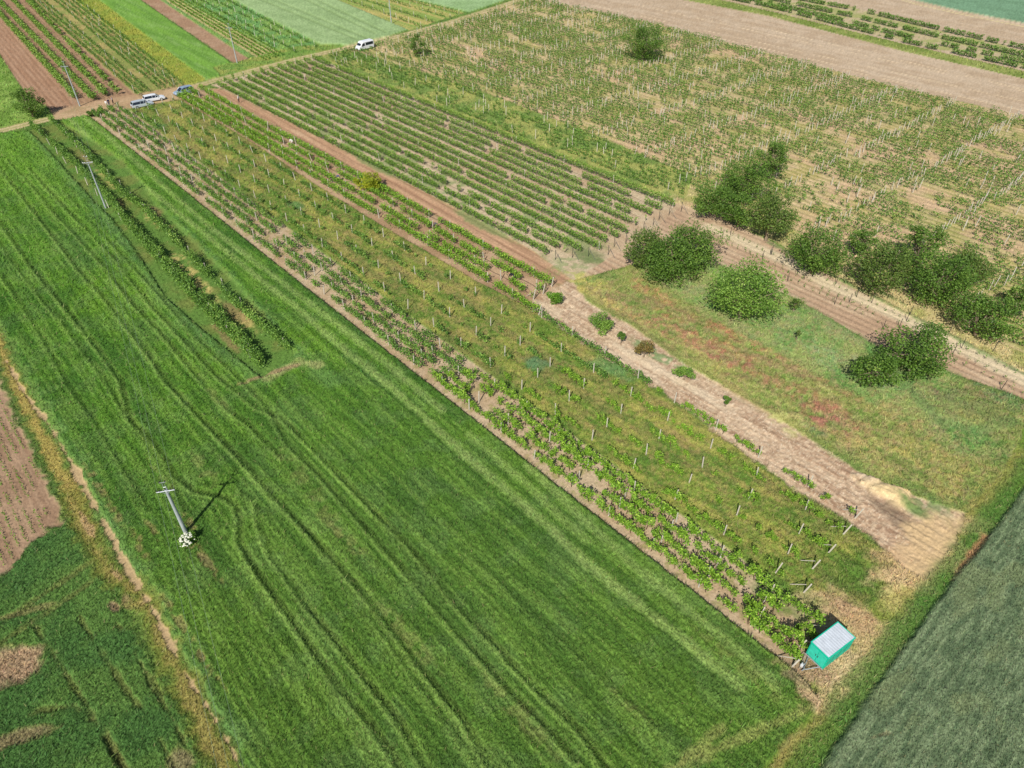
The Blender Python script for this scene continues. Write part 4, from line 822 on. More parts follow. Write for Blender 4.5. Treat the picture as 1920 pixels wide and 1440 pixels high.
TR = [
 (1209, 78, 78, 'round green tree alone inside the old vineyard, upper right', 'tree', .74, .5),
 (50, 191, 60, 'dark round tree on grass by the dirt track at the left edge', 'tree', .8, .3),
 (1338, 372, 84, 'dark tree at the left end of the big group beside the lane', 'tree', .66, .8),
 (1396, 333, 100, 'large dark tree in the middle of the big group', 'tree', .72, .8),
 (1452, 296, 66, 'dark tree at the top of the big group, reaching into the old vineyard', 'tree', .95, .8),
 (1392, 392, 84, 'dark tree at the lower middle of the big group', 'tree', .7, .8),
 (1450, 396, 100, 'browner tree with visible pale trunk at the right end of the big group', 'tree_o', .72, 1.8),
 (1216, 468, 100, 'left tree of the tight clump at the end of the tidy vineyard', 'tree_o', .66, .3),
 (1304, 458, 116, 'right tree of the tight clump at the end of the tidy vineyard', 'tree', .66, .4),
 (1262, 488, 118, 'front tree of the tight clump at the end of the tidy vineyard', 'tree', .62, .3),
 (1400, 545, 150, 'bright green spreading tree standing alone on the meadow', 'tree_b', .68, .4),
 (1535, 468, 116, 'dark spreading tree on the lane just right of the big group', 'tree', .68, .6),
 (1618, 450, 52, 'small dark tree behind two larger ones along the lane', 'tree', .85, .7),
 (1656, 500, 122, 'olive green tree on the lane, second of the row running right', 'tree_o', .66, .6),
 (1732, 452, 72, 'tall dark tree rising from the row along the lane', 'tree', 1.25, .8),
 (1768, 522, 132, 'wide dark tree in the middle of the row along the lane', 'tree', .68, .6),
 (1812, 500, 90, 'olive tree behind the wide dark tree in the row along the lane', 'tree_o', .7, .8),
 (1848, 590, 112, 'dark tree in the row along the lane, second from the right edge', 'tree', .66, .5),
 (1916, 562, 66, 'dark tree cut by the right edge of the picture', 'tree', .8, .6),
 (1644, 692, 96, 'left crown of the pair of trees on the meadow at the right', 'tree', .68, .3),
 (1722, 656, 128, 'right, larger crown of the pair of trees on the meadow at the right', 'tree', .64, .3),
]
for i, t in enumerate(TR): tree(t[0], t[1], t[2], t[3], t[4], t[5], t[6], seed=i, name='orchard_tree')
tree(782, 84, 32, 'dark upright bush in the old vineyard near the white minibus', 'tree', 1.25, .1, 'bush', 40, cat='bush')
tree(690, 341, 50, 'yellow green bush beside the tilled strip among the leafy rows', 'tree_y', .55, .2, 'bush', 41, 1.2, cat='bush', leaf=.24)
tree(716, 352, 26, 'dark low bush against the yellow green bush', 'tree_o', .4, .1, 'bush', 51, .7, cat='bush', leaf=.24)
tree(1040, 557, 29, 'round bright green bush at the end of the four leafy rows', 'shrub', .92, .05, 'bush', 42, 1.0, .16, cat='bush')
tree(1128, 605, 43, 'round dark green bush on the stony strip', 'tree_b', .78, .05, 'bush', 43, 1.0, .18, cat='bush')
tree(1166, 629, 16, 'tiny dark sapling on the stony strip beside the round bush', 'tree', 1.2, .55, 'sapling', 44, .8, .14, cat='sapling')
tree(1209, 652, 38, 'small rusty leaved tree on the stony strip', 'rust', .62, .6, 'sapling', 45, .6, .17, cat='small tree')
tree(1286, 697, 34, 'small green round tree on the stony strip', 'tree_b', .66, .5, 'sapling', 46, .8, .17, cat='small tree')
tree(1363, 749, 15, 'smallest sapling, alone low on the stony strip', 'tree', .9, .6, 'sapling', 47, .9, .12, cat='sapling')
tree(1493, 566, 28, 'thin young tree beside the bright spreading tree, by the young vines', 'tree_o', .7, .8, 'sapling', 48, .35, .17, cat='small tree')
tree(1497, 625, 9, 'bare thin sapling on the meadow below the young vines', 'tree_o', 1.6, .6, 'sapling', 49, .2, .12, cat='sapling')
tree(172, 212, 14, 'small leafy bush at the track corner of the bare soil plot', 'tree', .8, .05, 'bush', 52, 1, .2, cat='bush')
tree(187, 207, 14, 'small bush second along the track edge of the bare soil plot', 'tree_b', .8, .05, 'bush', 53, 1, .2, cat='bush')
# elder bush in flower at the pole foot
el = tree(352, 1013, 30, 'bush covered in white blossom at the foot of the nearest pole', 'shrub', .9, .05, 'flowering_bush', 50, .8, .13, cat='bush')
rg = np.random.default_rng(8); Rr = 30 / 2 / ppm(1013); fl = []
for i in range(60):
    a = rg.uniform(0, 6.28); r = Rr * math.sqrt(rg.random()) * 1.08; z = .2 + Rr * 1.95 * math.sqrt(max(.05, 1 - (r / Rr / 1.1) ** 2)) * .92 + .05; s = rg.uniform(.07, .15); n = 8
    ring = [(math.cos(a) * r + math.cos(k * 6.283 / n) * s * rg.uniform(.8, 1.15), math.sin(a) * r + math.sin(k * 6.283 / n) * s * rg.uniform(.8, 1.15), z) for k in range(n)]
    fl.append((ring + [(math.cos(a) * r, math.sin(a) * r, z + s * .35)], [(k, (k + 1) % n, n) for k in range(n)]))
M['blossom'] = mat('blossom', tuple(A(236, 236, 214)), .8, 0, .2, .08, 30, .3)
link('blossom', mesh_from('blossom', fl, M['blossom']), el)

# ------------------------------------------------------------------ power poles
pole_tops = {}
def pole(x, y, top_h, label, arms=True, rz=0.0, r=.16, key=None):
    b = P(x, y); o = empty('utility_pole', b, rz, label, 'utility pole', 'concrete poles of the power line')
    link('shaft', mesh_from('shaft', [stem([(0, 0, -.2), (0, 0, top_h * .5), (0, 0, top_h)], r, r * .62, 14), ], M['pole']), o)
    me = mesh_from('cap', [stem([(0, 0, top_h - .02), (0, 0, top_h + .03)], r * .66, r * .5, 12)], M['steel']); link('cap', me, o)
    if arms:
        ar = .82
        me = bevelled('crossarm', [([(-ar, -.05, 0), (ar, -.05, 0), (ar, .05, 0), (-ar, .05, 0), (-ar * .96, -.05, .09), (ar * .96, -.05, .09), (ar * .96, .05, .09), (-ar * .96, .05, .09)], [(3, 2, 1, 0), (4, 5, 6, 7), (0, 1, 5, 4), (1, 2, 6, 5), (2, 3, 7, 6), (3, 0, 4, 7)])], M['steel'], .01)
        ca = link('crossarm', me, o); ca.location.z = top_h - .1; ca.location.y = -.16
        link('crossarm_brace', mesh_from('brace', [stem([(-.42, -.15, top_h - .08), (0, -.15, top_h - .5)], .02, .02, 4), stem([(.42, -.15, top_h - .08), (0, -.15, top_h - .5)], .02, .02, 4)], M['steel']), o)
        link('top_frame', mesh_from('frame', [stem([(-.16, 0, top_h - .1), (-.07, 0, top_h + .95)], .022, .02, 5), stem([(.16, 0, top_h - .1), (.07, 0, top_h + .95)], .022, .02, 5), stem([(-.13, 0, top_h + .3), (.13, 0, top_h + .3)], .018, .018, 4), stem([(-.28, 0, top_h + .92), (.28, 0, top_h + .92)], .03, .03, 5)], M['steel']), o)
        ie = mesh_from('insulator', [stem([(0, 0, 0), (0, 0, .08)], .03, .06, 10), stem([(0, 0, .08), (0, 0, .13)], .075, .04, 10), stem([(0, 0, .13), (0, 0, .2)], .065, .035, 10)], M['ins'])
        tops = []
        for ax, az in ((-ar + .08, top_h - .01), (-ar + .36, top_h - .01), (ar - .08, top_h - .01), (ar - .36, top_h - .01), (-.22, top_h + .95), (.22, top_h + .95)):
            i_ = link('insulator', ie, o); i_.location = (ax, -.16 if az < top_h + .5 else 0, az)
        c_, s_ = math.cos(rz), math.sin(rz)
        for ax, az in ((-ar + .1, top_h + .2), (0, top_h + 1.16), (ar - .1, top_h + .2)): tops.append(Vector((b.x + ax * c_, b.y + ax * s_, az)))
        pole_tops[key] = tops
    return o
pole(351, 1004, 6.6, 'nearest concrete power pole, rising from the white blossom bush in the wheat', True, .22, .2, 'a')
pole(199, 391, 8.2, 'concrete power pole with crossarm at the vine wedge in the wheat', True, .18, .15, 'b')
pole(150, 199, 8.6, 'power pole by the dirt track beside the brown vine strips', True, .1, .15, 'c')
pole(445, 119, 8.6, 'power pole between the bright green strip and the brown strip', True, .1, .15, 'd')
pole(734, 45, 9.5, 'farthest power pole, at the corner of the pale green crop', True, .1, .15, 'e')
nb = P(449, 1640, 6.8)
nxt = empty('utility_pole', (nb.x + .7, nb.y, 0), .22, 'power pole just behind the viewpoint, outside the picture', 'utility pole')
link('shaft', mesh_from('shaft', [stem([(0, 0, -.2), (0, 0, 6.6)], .15, .1, 12)], M['pole']), nxt)
pole_tops['z'] = [Vector((nb.x, nb.y, 6.8)), Vector((nb.x + .85, nb.y + .1, 7.7)), Vector((nb.x + 1.6, nb.y + .3, 6.8))]
WL = ['left', 'middle', 'right']
for k in range(3):
    pts = []
    seq = ['z', 'a', 'b', 'c']
    for a, b in zip(seq[:-1], seq[1:]):
        A_, B_ = pole_tops[a][k], pole_tops[b][k]; L = (B_ - A_).length
        for i in range(16):
            t = i / 16; p = A_.lerp(B_, t); p.z -= 4 * t * (1 - t) * min(.9, L * .008); pts.append(p)
    pts.append(pole_tops['c'][k]); base = pts[0].copy()
    o = link('power_wire', mesh_from('wire', [stem([p - base for p in pts], .009, .009, 4)], M['wire'])); o.location = base
    tag(o, '%s one of the three thin wires strung along the concrete poles' % WL[k], 'wire', 'power line wires')

# ------------------------------------------------------------------ green trailer
M['tgreen'] = mat('trailer_green', tuple(A(14, 200, 164)), .55, 0, .35, .14, 2.5, .08); M['troof'] = mat('trailer_roof', tuple(A(214, 222, 230)), .6, .05, .35, .1, 2)
M['tdoor'] = mat('trailer_door_green', tuple(A(60, 214, 184)), .5, 0, .35, .12, 3, .06); M['tseam'] = mat('seam_green', tuple(A(16, 130, 108)), .6)
M['rubber'] = mat('rubber', (.02, .02, .02), .8, 0, .3); M['glass'] = mat('dark_glass', (.012, .018, .028), .08, 0, .7); M['tgreen2'] = mat('trailer_frame_green', tuple(A(40, 150, 128)), .5)
def boxp(x0, x1, y0, y1, z0, z1):
    return ([(x0, y0, z0), (x1, y0, z0), (x1, y1, z0), (x0, y1, z0), (x0, y0, z1), (x1, y0, z1), (x1, y1, z1), (x0, y1, z1)], [(3, 2, 1, 0), (4, 5, 6, 7), (0, 1, 5, 4), (1, 2, 6, 5), (2, 3, 7, 6), (3, 0, 4, 7)])
ZT = 2.15
c0, c1, c2 = P(1554.4, 1234.4, ZT), P(1604.4, 1195.5, ZT), P(1517.8, 1205.5, ZT)
lx = (c1 - c0); lx.z = 0; LEN = lx.length; wx = (c2 - c0); wx.z = 0; WID = abs(wx.dot(Vector((-lx.y, lx.x, 0)).normalized())); ang = math.atan2(lx.y, lx.x)
cen = c0 + lx * .5 + Vector((-lx.y, lx.x, 0)).normalized() * WID * .5; cen.z = 0
T = empty('trailer', cen, ang, 'green box trailer with pale ribbed roof at the end of the bare soil plot', 'trailer')
hl, hw = LEN / 2, WID / 2
link('body', bevelled('trailer_body', [boxp(-hl, hl, -hw, hw, .42, ZT - .06)], M['tgreen'], .03, 2), T)
ribs = [boxp(-hl + .02, hl - .02, -hw + .05, hw - .05, ZT - .063, ZT - .02)]
nr_ = 12
for i in range(nr_): x = -hl + .12 + (2 * hl - .24) * (i + .5) / nr_; ribs.append(boxp(x - .05, x + .05, -hw + .06, hw - .06, ZT - .021, ZT + .012))
link('roof', bevelled('trailer_roof', ribs, M['troof'], .008), T)
ed = [boxp(-hl - .03, hl + .03, -hw - .03, -hw + .06, ZT - .1, ZT + .0), boxp(-hl - .03, hl + .03, hw - .06, hw + .03, ZT - .1, ZT + .0), boxp(-hl - .03, -hl + .05, -hw + .062, hw - .062, ZT - .1, ZT), boxp(hl - .05, hl + .03, -hw + .062, hw - .062, ZT - .1, ZT)]
link('roof_trim', bevelled('roof_trim', ed, M['tgreen'], .01), T)
fr = [boxp(-hl - .012, -hl - .002, -hw + .12, hw - .12, .55, ZT - .3)]
d_ = link('door', bevelled('door', [boxp(-hl - .03, -hl - .002, -hw + .1, -.02, .55, ZT - .22)], M['tdoor'], .012), T); d2 = link('door', bevelled('door', [boxp(-hl - .03, -hl - .002, .02, hw - .1, .55, ZT - .22)], M['tdoor'], .012), T)
for dd_, yy in ((d_, -.1), (d2, .1)): link('handle', bevelled('handle', [boxp(-hl - .06, -hl - .031, yy - .02, yy + .02, 1.15, 1.4)], M['dark'], .004), dd_)
link('panel_seam', bevelled('panel_seam', [boxp(x - .018, x + .018, sy * (hw + .001) if sy < 0 else hw + .001, sy * (hw + .001) + .012 * sy, .46, ZT - .12)[:1] + (boxp(0, 1, 0, 1, 0, 1)[1],) for x in (-hl * .5, 0, hl * .5) for sy in (-1, 1)], M['tseam'], .002), T)
link('side_moulding', bevelled('side_moulding', [boxp(-hl + .05, hl - .05, -hw - .012, -hw - .001, 1.2, 1.26), boxp(-hl + .05, hl - .05, hw + .001, hw + .012, 1.2, 1.26)], M['tgreen2'], .003), T)
link('chassis', bevelled('chassis', [boxp(-hl - .05, hl, -hw + .15, -hw + .25, .3, .415), boxp(-hl - .05, hl, hw - .25, hw - .15, .3, .415), boxp(-hl - .06, -hl + .02, -hw, hw, .34, .415)], M['steel'], .01), T)
link('drawbar', bevelled('drawbar', [stem([(-hl, -.55, .34), (-hl - 1.2, -.05, .36)], .045, .04, 4), stem([(-hl, .55, .34), (-hl - 1.2, .05, .36)], .045, .04, 4), stem([(-hl - 1.15, 0, .36), (-hl - 1.5, 0, .38)], .05, .04, 6)], M['steel'], .004), T)
link('jockey_wheel', mesh_from('jockey', [stem([(-hl - 1.1, .12, .1), (-hl - 1.1, .12, .8)], .03, .03, 8), stem([(-hl - 1.15, .12, .09), (-hl - 1.05, .12, .09)], .1, .1, 12)], M['dark']), T)
for sy in (-1, 1):
    wl = link('wheel', mesh_from('tyre', [stem([(0, sy * (hw - .25), .32), (0, sy * (hw - .07), .32)], .32, .32, 24), ([(math.cos(k * 6.283 / 24) * .32, sy * (hw - .07), .32 + math.sin(k * 6.283 / 24) * .32) for k in range(24)], [tuple(range(24))])], M['rubber']), T)
    link('rim', mesh_from('rim', [([(math.cos(k * 6.283 / 16) * .18, sy * (hw - .066), .32 + math.sin(k * 6.283 / 16) * .18) for k in range(16)], [tuple(range(16))])], M['steel']), wl)
    0 and link('mudguard', bevelled('mudguard', [boxp(-.45, .45, min(sy * (hw + .005), sy * (hw + .24)), max(sy * (hw + .005), sy * (hw + .24)), .66, .7)], M['tgreen2'], .01), T)
# gear left beside the drawbar: a white canister and grey planks
q = P(1503, 1250); can = empty('canister', q, .6, 'white plastic canister standing at the trailer drawbar', 'canister'); M['plast'] = mat('white_plastic', tuple(A(232, 234, 236)), .4)
link('body', bevelled('canister_body', [boxp(-.17, .17, -.12, .12, 0, .42)], M['plast'], .04, 2), can); link('cap', mesh_from('cap', [stem([(.08, 0, .42), (.08, 0, .47)], .04, .04, 10), ([(.08 + math.cos(k * .628) * .04, math.sin(k * .628) * .04, .47) for k in range(10)], [tuple(range(10))])], M['dark']), can)
for k, (x, y, r_z) in enumerate(((1497, 1236, .7), (1506, 1240, .95))):
    o = link('plank', bevelled('plank', [boxp(-.9, .9, -.1, .1, .02, .07)], M['wood'], .008)); o.location = P(x, y); o.location.z = .03 + k * .06; o.rotation_euler.z = r_z
    tag(o, ('grey plank lying flat by the trailer drawbar, farther from the trailer', 'grey plank lying flat by the trailer drawbar, nearer the trailer')[k], 'plank', 'planks by the trailer')

# ------------------------------------------------------------------ cars
M['silver'] = mat('silver_paint', tuple(A(206, 216, 224)), .35, .15, .5); M['white'] = mat('white_paint', tuple(A(244, 246, 250)), .3, 0, .6); M['bluegrey'] = mat('bluegrey_paint', tuple(A(160, 182, 206)), .35, .15, .5)
M['lamp'] = mat('lamp_glass', (.7, .72, .74), .15, 0, .7); M['red'] = mat('tail_lamp', (.4, .02, .02), .25, 0, .6); M['trim'] = mat('black_trim', (.03, .032, .034), .5)
def loft(name, prof, m, cap=True):
    """prof: list of (x, [(y,z)...] half section, mirrored)"""
    V = []; Fc = []
    n = len(prof[0][1]) * 2
    for x, sec in prof:
        ring = [(x, y, z) for y, z in sec] + [(x, -y, z) for y, z in reversed(sec)]; V += ring
    for i in range(len(prof) - 1):
        for k in range(n): Fc.append((i * n + k, i * n + (k + 1) % n, (i + 1) * n + (k + 1) % n, (i + 1) * n + k))
    Fc.append(tuple(range(n - 1, -1, -1))); Fc.append(tuple(range((len(prof) - 1) * n, len(prof) * n)))
    me = bpy.data.meshes.new(name); me.from_pydata(V, [], Fc); me.materials.append(m); me.update()
    bm = bmesh.new(); bm.from_mesh(me); bmesh.ops.recalc_face_normals(bm, faces=bm.faces[:]); bm.to_mesh(me); bm.free()
    return me
def wheels(T, xs, hw, r, m='rubber'):
    for x in xs:
        for sy in (-1, 1):
            ring = lambda rr, y: [(x + math.cos(k * 6.283 / 20) * rr, y, r + math.sin(k * 6.283 / 20) * rr) for k in range(20)]
            wl = link('wheel', mesh_from('tyre', [stem([(x, sy * (hw - .2), r), (x, sy * (hw + .01), r)], r, r, 20), (ring(r, sy * (hw + .01)), [tuple(range(20))])], M['rubber']), T)
            link('rim', mesh_from('rim', [(ring(r * .66, sy * (hw + .015)), [tuple(range(20))])], M['steel']), wl)
def car(pa, pb, paint, label, L=4.6, W=1.8, Ht=1.5, wagon=True, name='parked_car', rack=True):
    """pa rear, pb front ground points"""
    a = P(*pa); b = P(*pb); c = (a + b) / 2; ang = math.atan2(b.y - a.y, b.x - a.x)
    T = empty(name, (c.x, c.y, 0), ang, label, 'car', 'cars parked on the dirt track')
    h = L / 2; w_ = W / 2; bl = Ht * .62
    def sec(w, zb, zt): return [(w * .9, zb), (w, zb + .1), (w, (zb + zt) / 2 + .05), (w * .96, zt - .04), (w * .86, zt)]
    prof = [(-h, sec(w_ * .82, .38, bl - .12)), (-h + .1, sec(w_ * .93, .26, bl - .02)), (-h * .6, sec(w_, .22, bl)), (0, sec(w_, .22, bl)), (h * .38, sec(w_, .22, bl - .02)), (h * .8, sec(w_ * .96, .24, bl - .14)), (h - .08, sec(w_ * .86, .28, bl - .26)), (h, sec(w_ * .7, .36, bl - .36))]
    link('body', loft('car_body', prof, M[paint]), T)
    rear = -h + .12 if wagon else -h * .7
    def cab(w, z0, z1, k): return [(w, z0), (w * (1 - .5 * k), z0 + (z1 - z0) * .5), (w * (1 - k), z1)]
    g = [(rear, [(w_ * .84, bl - .04), (w_ * .83, bl + .04), (w_ * .82, bl + .06)]), (rear + .22, cab(w_ * .93, bl - .04, Ht - .1, .16)), (-.2, cab(w_ * .95, bl - .04, Ht - .06, .17)), (h * .16, cab(w_ * .94, bl - .04, Ht - .1, .18)), (h * .52, [(w_ * .84, bl - .06), (w_ * .83, bl - .05), (w_ * .82, bl - .03)])]
    link('windows', loft('car_glass', g, M['glass']), T)
    rf = [(rear + .18, [(w_ * .76, Ht - .12), (w_ * .78, Ht - .1), (w_ * .6, Ht - .06)]), (-.2, [(w_ * .79, Ht - .08), (w_ * .8, Ht - .05), (w_ * .6, Ht)]), (h * .2, [(w_ * .76, Ht - .13), (w_ * .77, Ht - .1), (w_ * .58, Ht - .05)])]
    link('roof', loft('car_roof', rf, M[paint]), T)
    pil = []
    for x0, x1 in ((rear + .02, rear + .26), (-.45, -.42), (h * .12, h * .12 + .03)):
        for sy in (-1, 1): pil.append(stem([(x0, sy * w_ * .93, bl - .02), (x1, sy * w_ * .79, Ht - .1)], .045, .04, 4))
    for sy in (-1, 1): pil.append(stem([(h * .5, sy * w_ * .84, bl - .04), (h * .19, sy * w_ * .77, Ht - .1)], .04, .04, 4))
    link('pillars', mesh_from('pillars', pil, M[paint]), T)
    if rack: link('roof_rail', mesh_from('rails', [stem([(rear + .4, sy * w_ * .7, Ht - .02), (0, sy * w_ * .7, Ht + .05), (h * .1, sy * w_ * .7, Ht - .02)], .02, .02, 5) for sy in (-1, 1)], M['steel']), T)
    for sy in (-1, 1):
        link('headlight', bevelled('headlight', [boxp(h - .16, h - .02, min(sy * w_ * .5, sy * w_ * .82), max(sy * w_ * .5, sy * w_ * .82), bl - .4, bl - .26)], M['lamp'], .02), T)
        link('taillight', bevelled('taillight', [boxp(-h - .01, -h + .1, min(sy * w_ * .62, sy * w_ * .84), max(sy * w_ * .62, sy * w_ * .84), bl - .3, bl - .06)], M['red'], .02), T)
        link('mirror', bevelled('mirror', [boxp(h * .3, h * .3 + .12, min(sy * w_ * .97, sy * w_ * 1.14), max(sy * w_ * .97, sy * w_ * 1.14), bl, bl + .12)], M[paint], .02), T)
    link('bumper', bevelled('bumper', [boxp(h - .08, h + .015, -w_ * .62, w_ * .62, .3, .42), boxp(-h - .02, -h + .05, -w_ * .7, w_ * .7, .34, .46)], M['trim'], .02), T)
    wheels(T, (-h * .58, h * .6), w_, .33)
    return T
car((251, 203.5), (285, 196.5), 'silver', 'silver estate car parked on the dirt track nearest the bare plot', 4.7)
car((272, 192), (308, 185.5), 'white', 'white car parked just behind the silver estate car', 4.7, 1.85, 1.48, True, rack=False)
car((360, 172.5), (331, 180), 'bluegrey', 'blue grey minivan parked on the track ahead of the white car', 4.6, 1.8, 1.62)
# minibus
a = P(700, 88.5); b = P(668, 96.5); c = (a + b) / 2; T = empty('minibus', (c.x, c.y, 0), math.atan2(b.y - a.y, b.x - a.x), 'white minibus with dark side windows on the far stretch of track', 'minibus')
def vs_(w, zb, zt): return [(w * .93, zb), (w, zb + .12), (w, 1.15), (w * .93, zt - .14), (w * .8, zt)]
h = 2.55; w_ = .98
link('body', loft('van_body', [(-h, vs_(w_ * .96, .4, 2.1)), (-h + .08, vs_(w_, .3, 2.2)), (h * .32, vs_(w_, .3, 2.24)), (h * .5, vs_(w_, .3, 2.1)), (h * .74, [(w_ * .93, .3), (w_, .42), (w_, .9), (w_ * .95, 1.18), (w_ * .85, 1.26)]), (h * .94, [(w_ * .86, .32), (w_ * .92, .42), (w_ * .92, .7), (w_ * .88, .9), (w_ * .78, 1.0)]), (h, [(w_ * .76, .38), (w_ * .8, .46), (w_ * .8, .6), (w_ * .78, .72), (w_ * .7, .8)])], M['white']), T)
def quad_panel(pts, off, m, name): 
    return link(name, mesh_from(name, [(pts, [tuple(range(len(pts)))])], M[m]), T)
for sy in (-1, 1):
    y0, y1 = sy * (w_ + .006), sy * (w_ * .945 + .008)
    quad_panel([(-h + .25, y0, 1.22), (h * .08, y0, 1.22), (h * .08, y1, 1.92), (-h + .25, y1, 1.92)], 0, 'glass', 'side_window')
    quad_panel([(h * .16, y0, 1.2), (h * .56, y0, 1.16), (h * .5, y1 * 1.0, 1.8), (h * .2, y1, 1.9)], 0, 'glass', 'door_window')
    link('mirror', bevelled('mirror', [boxp(h * .56, h * .56 + .12, min(sy * 1.0, sy * 1.2), max(sy * 1.0, sy * 1.2), 1.2, 1.5)], M['trim'], .02), T)
    link('headlight', bevelled('headlight', [boxp(h * .9, h * .98, min(sy * .5, sy * .76), max(sy * .5, sy * .76), .7, .9)], M['lamp'], .02), T)
    link('taillight', bevelled('taillight', [boxp(-h - .01, -h + .05, min(sy * .8, sy * .92), max(sy * .8, sy * .92), .9, 1.4)], M['red'], .01), T)
quad_panel([(h * .505, -w_ * .8, 2.0), (h * .505, w_ * .8, 2.0), (h * .735, w_ * .86, 1.28), (h * .735, -w_ * .86, 1.28)], 0, 'glass', 'windscreen').location = (.02, 0, .03)
quad_panel([(-h - .006, -w_ * .75, 1.25), (-h - .006, w_ * .75, 1.25), (-h - .006, w_ * .72, 1.85), (-h - .006, -w_ * .72, 1.85)], 0, 'glass', 'rear_window')
link('grille', bevelled('grille', [boxp(h * .97, h * 1.01, -.42, .42, .5, .72)], M['trim'], .01), T)
wheels(T, (-h * .62, h * .64), w_, .34)

# ------------------------------------------------------------------ people
M['skin'] = mat('skin', tuple(A(206, 160, 130)), .6)
def cloth(n_, c): M[n_] = mat(n_, tuple(A(*c)), .85, 0, .2, .08, 12); return n_
for n_, c in (('c_white', (240, 240, 236)), ('c_navy', (44, 56, 96)), ('c_blue', (62, 84, 140)), ('c_dark', (40, 40, 48)), ('c_grey', (96, 94, 100)), ('c_jean', (70, 84, 116)), ('c_beige', (196, 186, 160)), ('c_hair', (52, 40, 32)), ('c_cap', (228, 226, 214)), ('c_pale', (204, 190, 196))): cloth(n_, c)
def skin(name, chains, m, parent, sub=1):
    V, E, R = [], [], []
    for ch in chains:
        st = len(V)
        for i, (p, r) in enumerate(ch):
            j = next((k for k, q in enumerate(V) if (Vector(q) - Vector(p)).length < 1e-4), None)
            if j is None: V.append(p); R.append(r); j = len(V) - 1
            if i and prev != j and (prev, j) not in E and (j, prev) not in E: E.append((prev, j))
            prev = j
    me = bpy.data.meshes.new(name); me.from_pydata(V, E, []); o = bpy.data.objects.new(name, me); COL.objects.link(o)
    s = o.modifiers.new('s', 'SKIN'); s.use_smooth_shade = True
    for i, r in enumerate(R):
        me.skin_vertices[0].data[i].radius = (r, r) if not isinstance(r, tuple) else r
    me.skin_vertices[0].data[0].use_root = True
    u = o.modifiers.new('u', 'SUBSURF'); u.levels = sub; u.render_levels = sub
    dg = bpy.context.evaluated_depsgraph_get(); ev = o.evaluated_get(dg); m2 = bpy.data.meshes.new_from_object(ev)
    bpy.data.objects.remove(o); m2.materials.clear(); m2.materials.append(M[m])
    return link(name, m2, parent)
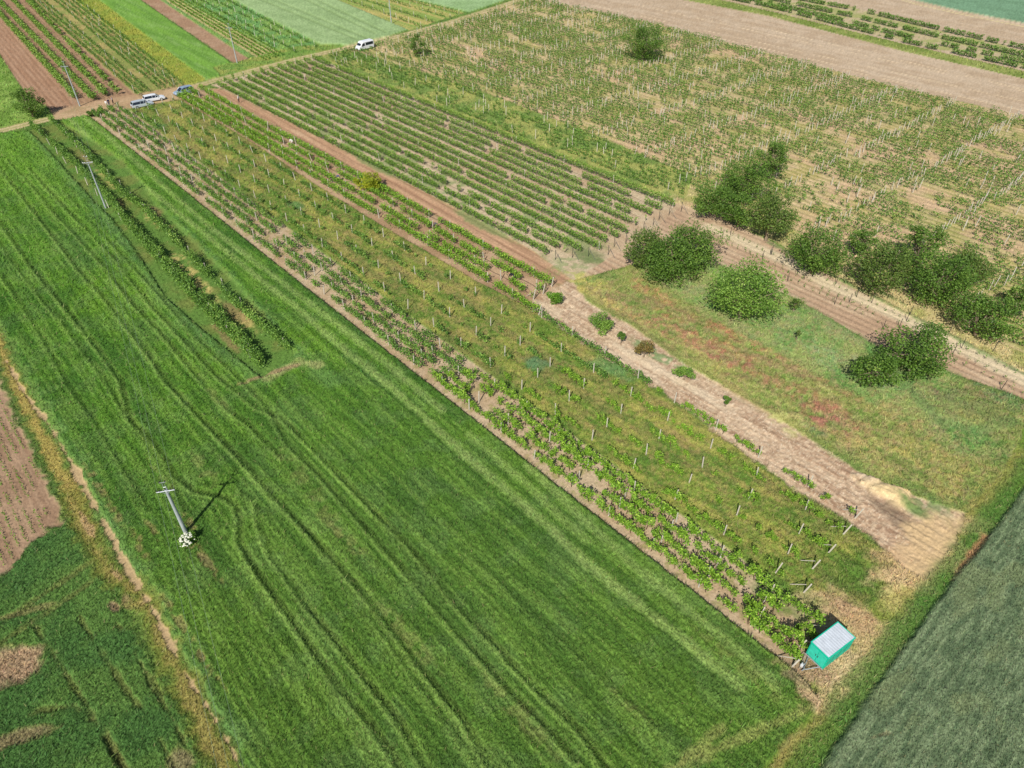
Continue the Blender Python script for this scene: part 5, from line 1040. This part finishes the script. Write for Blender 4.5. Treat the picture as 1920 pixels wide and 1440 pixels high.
def person(px, py, face, bend, top, legs, label, step=.1, sc=1.0, hat=None, arms='down', h=1.74):
    b = P(px, py); T = empty('person', (b.x, b.y, 0), face, label, 'person'); T.scale = (sc,) * 3
    hip = Vector((0 - .25 * math.sin(bend), 0, .92 - .06 * math.sin(bend))); ax = Vector((math.sin(bend), 0, math.cos(bend)))
    up = lambda d, y=0, f=0: tuple(hip + ax * d + Vector((f * math.cos(bend), y, -f * math.sin(bend))))
    neck = up(.52); head = up(.70)
    def leg(s, x):
        return [(tuple(hip), .12), ((hip.x, s * .1, hip.z - .06), .085), ((x * .6 + .05, s * .11, .48), .062), ((x, s * .11, .1), .042), ((x + .05, s * .11, .05), .042), ((x + .17, s * .12, .035), .035)]
    def arm(s):
        sh = Vector(up(.46, s * .19)); 
        if bend > .5: el = sh + Vector((.1, s * .04, -.27)); ha = el + Vector((.12, -s * .05, -.24))
        elif arms == 'hold': el = sh + Vector((.05, s * .04, -.27)); ha = el + Vector((.24, -s * .05, .02))
        else: el = sh + Vector((-.02, s * .05, -.28)); ha = el + Vector((.06, 0, -.25))
        return sh, el, ha
    chains = [[(tuple(hip), .12), (up(.2), .12), (up(.42), .13), (neck, .055), (up(.6), .06), (head, .098), (up(.8), .07)]]
    chains += [leg(1, step), leg(-1, -step)]
    for s in (1, -1):
        sh, el, ha = arm(s); dr = (ha - el).normalized(); hd = ha + dr * .07
        chains.append([(up(.42), .13), (tuple(sh), .05), (tuple(el), .04), (tuple(ha), .026), (tuple(hd), .03)])
        for k in range(5):
            off = Vector((0, (k - 2) * .018, 0)); e1 = hd + dr * (.05 + .01 * (2 - abs(k - 2))) + off; chains.append([(tuple(hd), .03), (tuple(e1), .009)])
    skin('body', chains, 'skin', T)
    sh = []
    for s in (1, -1):
        a_, el, ha = arm(s); sh.append([(up(.42), .155), (tuple(a_), .068), (tuple(el), .054), (tuple(el.lerp(ha, .75)), .042)])
    skin('shirt', [[(tuple(hip + ax * .02), .135), (up(.2), .14), (up(.42), .155), (up(.5), .08)]] + sh, top, T)
    skin('trousers', [[(up(.08), .13), (tuple(hip), .14), ((hip.x, s * .1, hip.z - .08), .1), ((( .1 * s * step * 6) * .6 + .04, s * .11, .48), .078), ((step * s, s * .11, .1), .06)] for s in (1, -1)], legs, T)
    if hat: skin('hat', [[(up(.76, 0, -.01), .115), (up(.8), .11), (up(.84), .07)]], hat, T)
    else: skin('hair', [[(up(.72, 0, -.03), .098), (up(.78, 0, -.02), .1), (up(.82), .06)]], 'c_hair', T)
    return T
person(202, 203, 1.2, .12, 'c_white', 'c_beige', 'person in white shirt and pale trousers standing by the track, left of the three', .06, 1.08)
person(206, 199, 2.6, .05, 'c_navy', 'c_jean', 'person in dark blue shirt, middle of the three by the track', .05, 1.0)
person(213, 195, 3.4, .1, 'c_pale', 'c_dark', 'person in light top and dark trousers, right of the three by the track', .12, 1.0)
person(449, 193, -.4, .25, 'c_white', 'c_dark', 'person in white top and dark trousers at the edge of the tidy vineyard', .08, 1.05, 'c_cap')
person(548, 272, 2.8, 1.35, 'c_white', 'c_white', 'person all in white bending low between leafy vine rows', .12, 1.1)
person(634, 341, .5, 1.0, 'c_blue', 'c_navy', 'person in blue clothes bending between the leafy vine rows', .16, 1.1)
person(622, 343, 2.4, 1.1, 'c_dark', 'c_grey', 'person in dark clothes bending beside the one in blue', .12, 1.0)
person(818, 430, 3.0, 1.3, 'c_grey', 'c_grey', 'person in grey bending low beside a post in the leafy rows', .14, 1.1)
person(960, 528, 2.6, 1.2, 'c_dark', 'c_navy', 'person in black bending low near the end of the leafy rows', .14, 1.2)
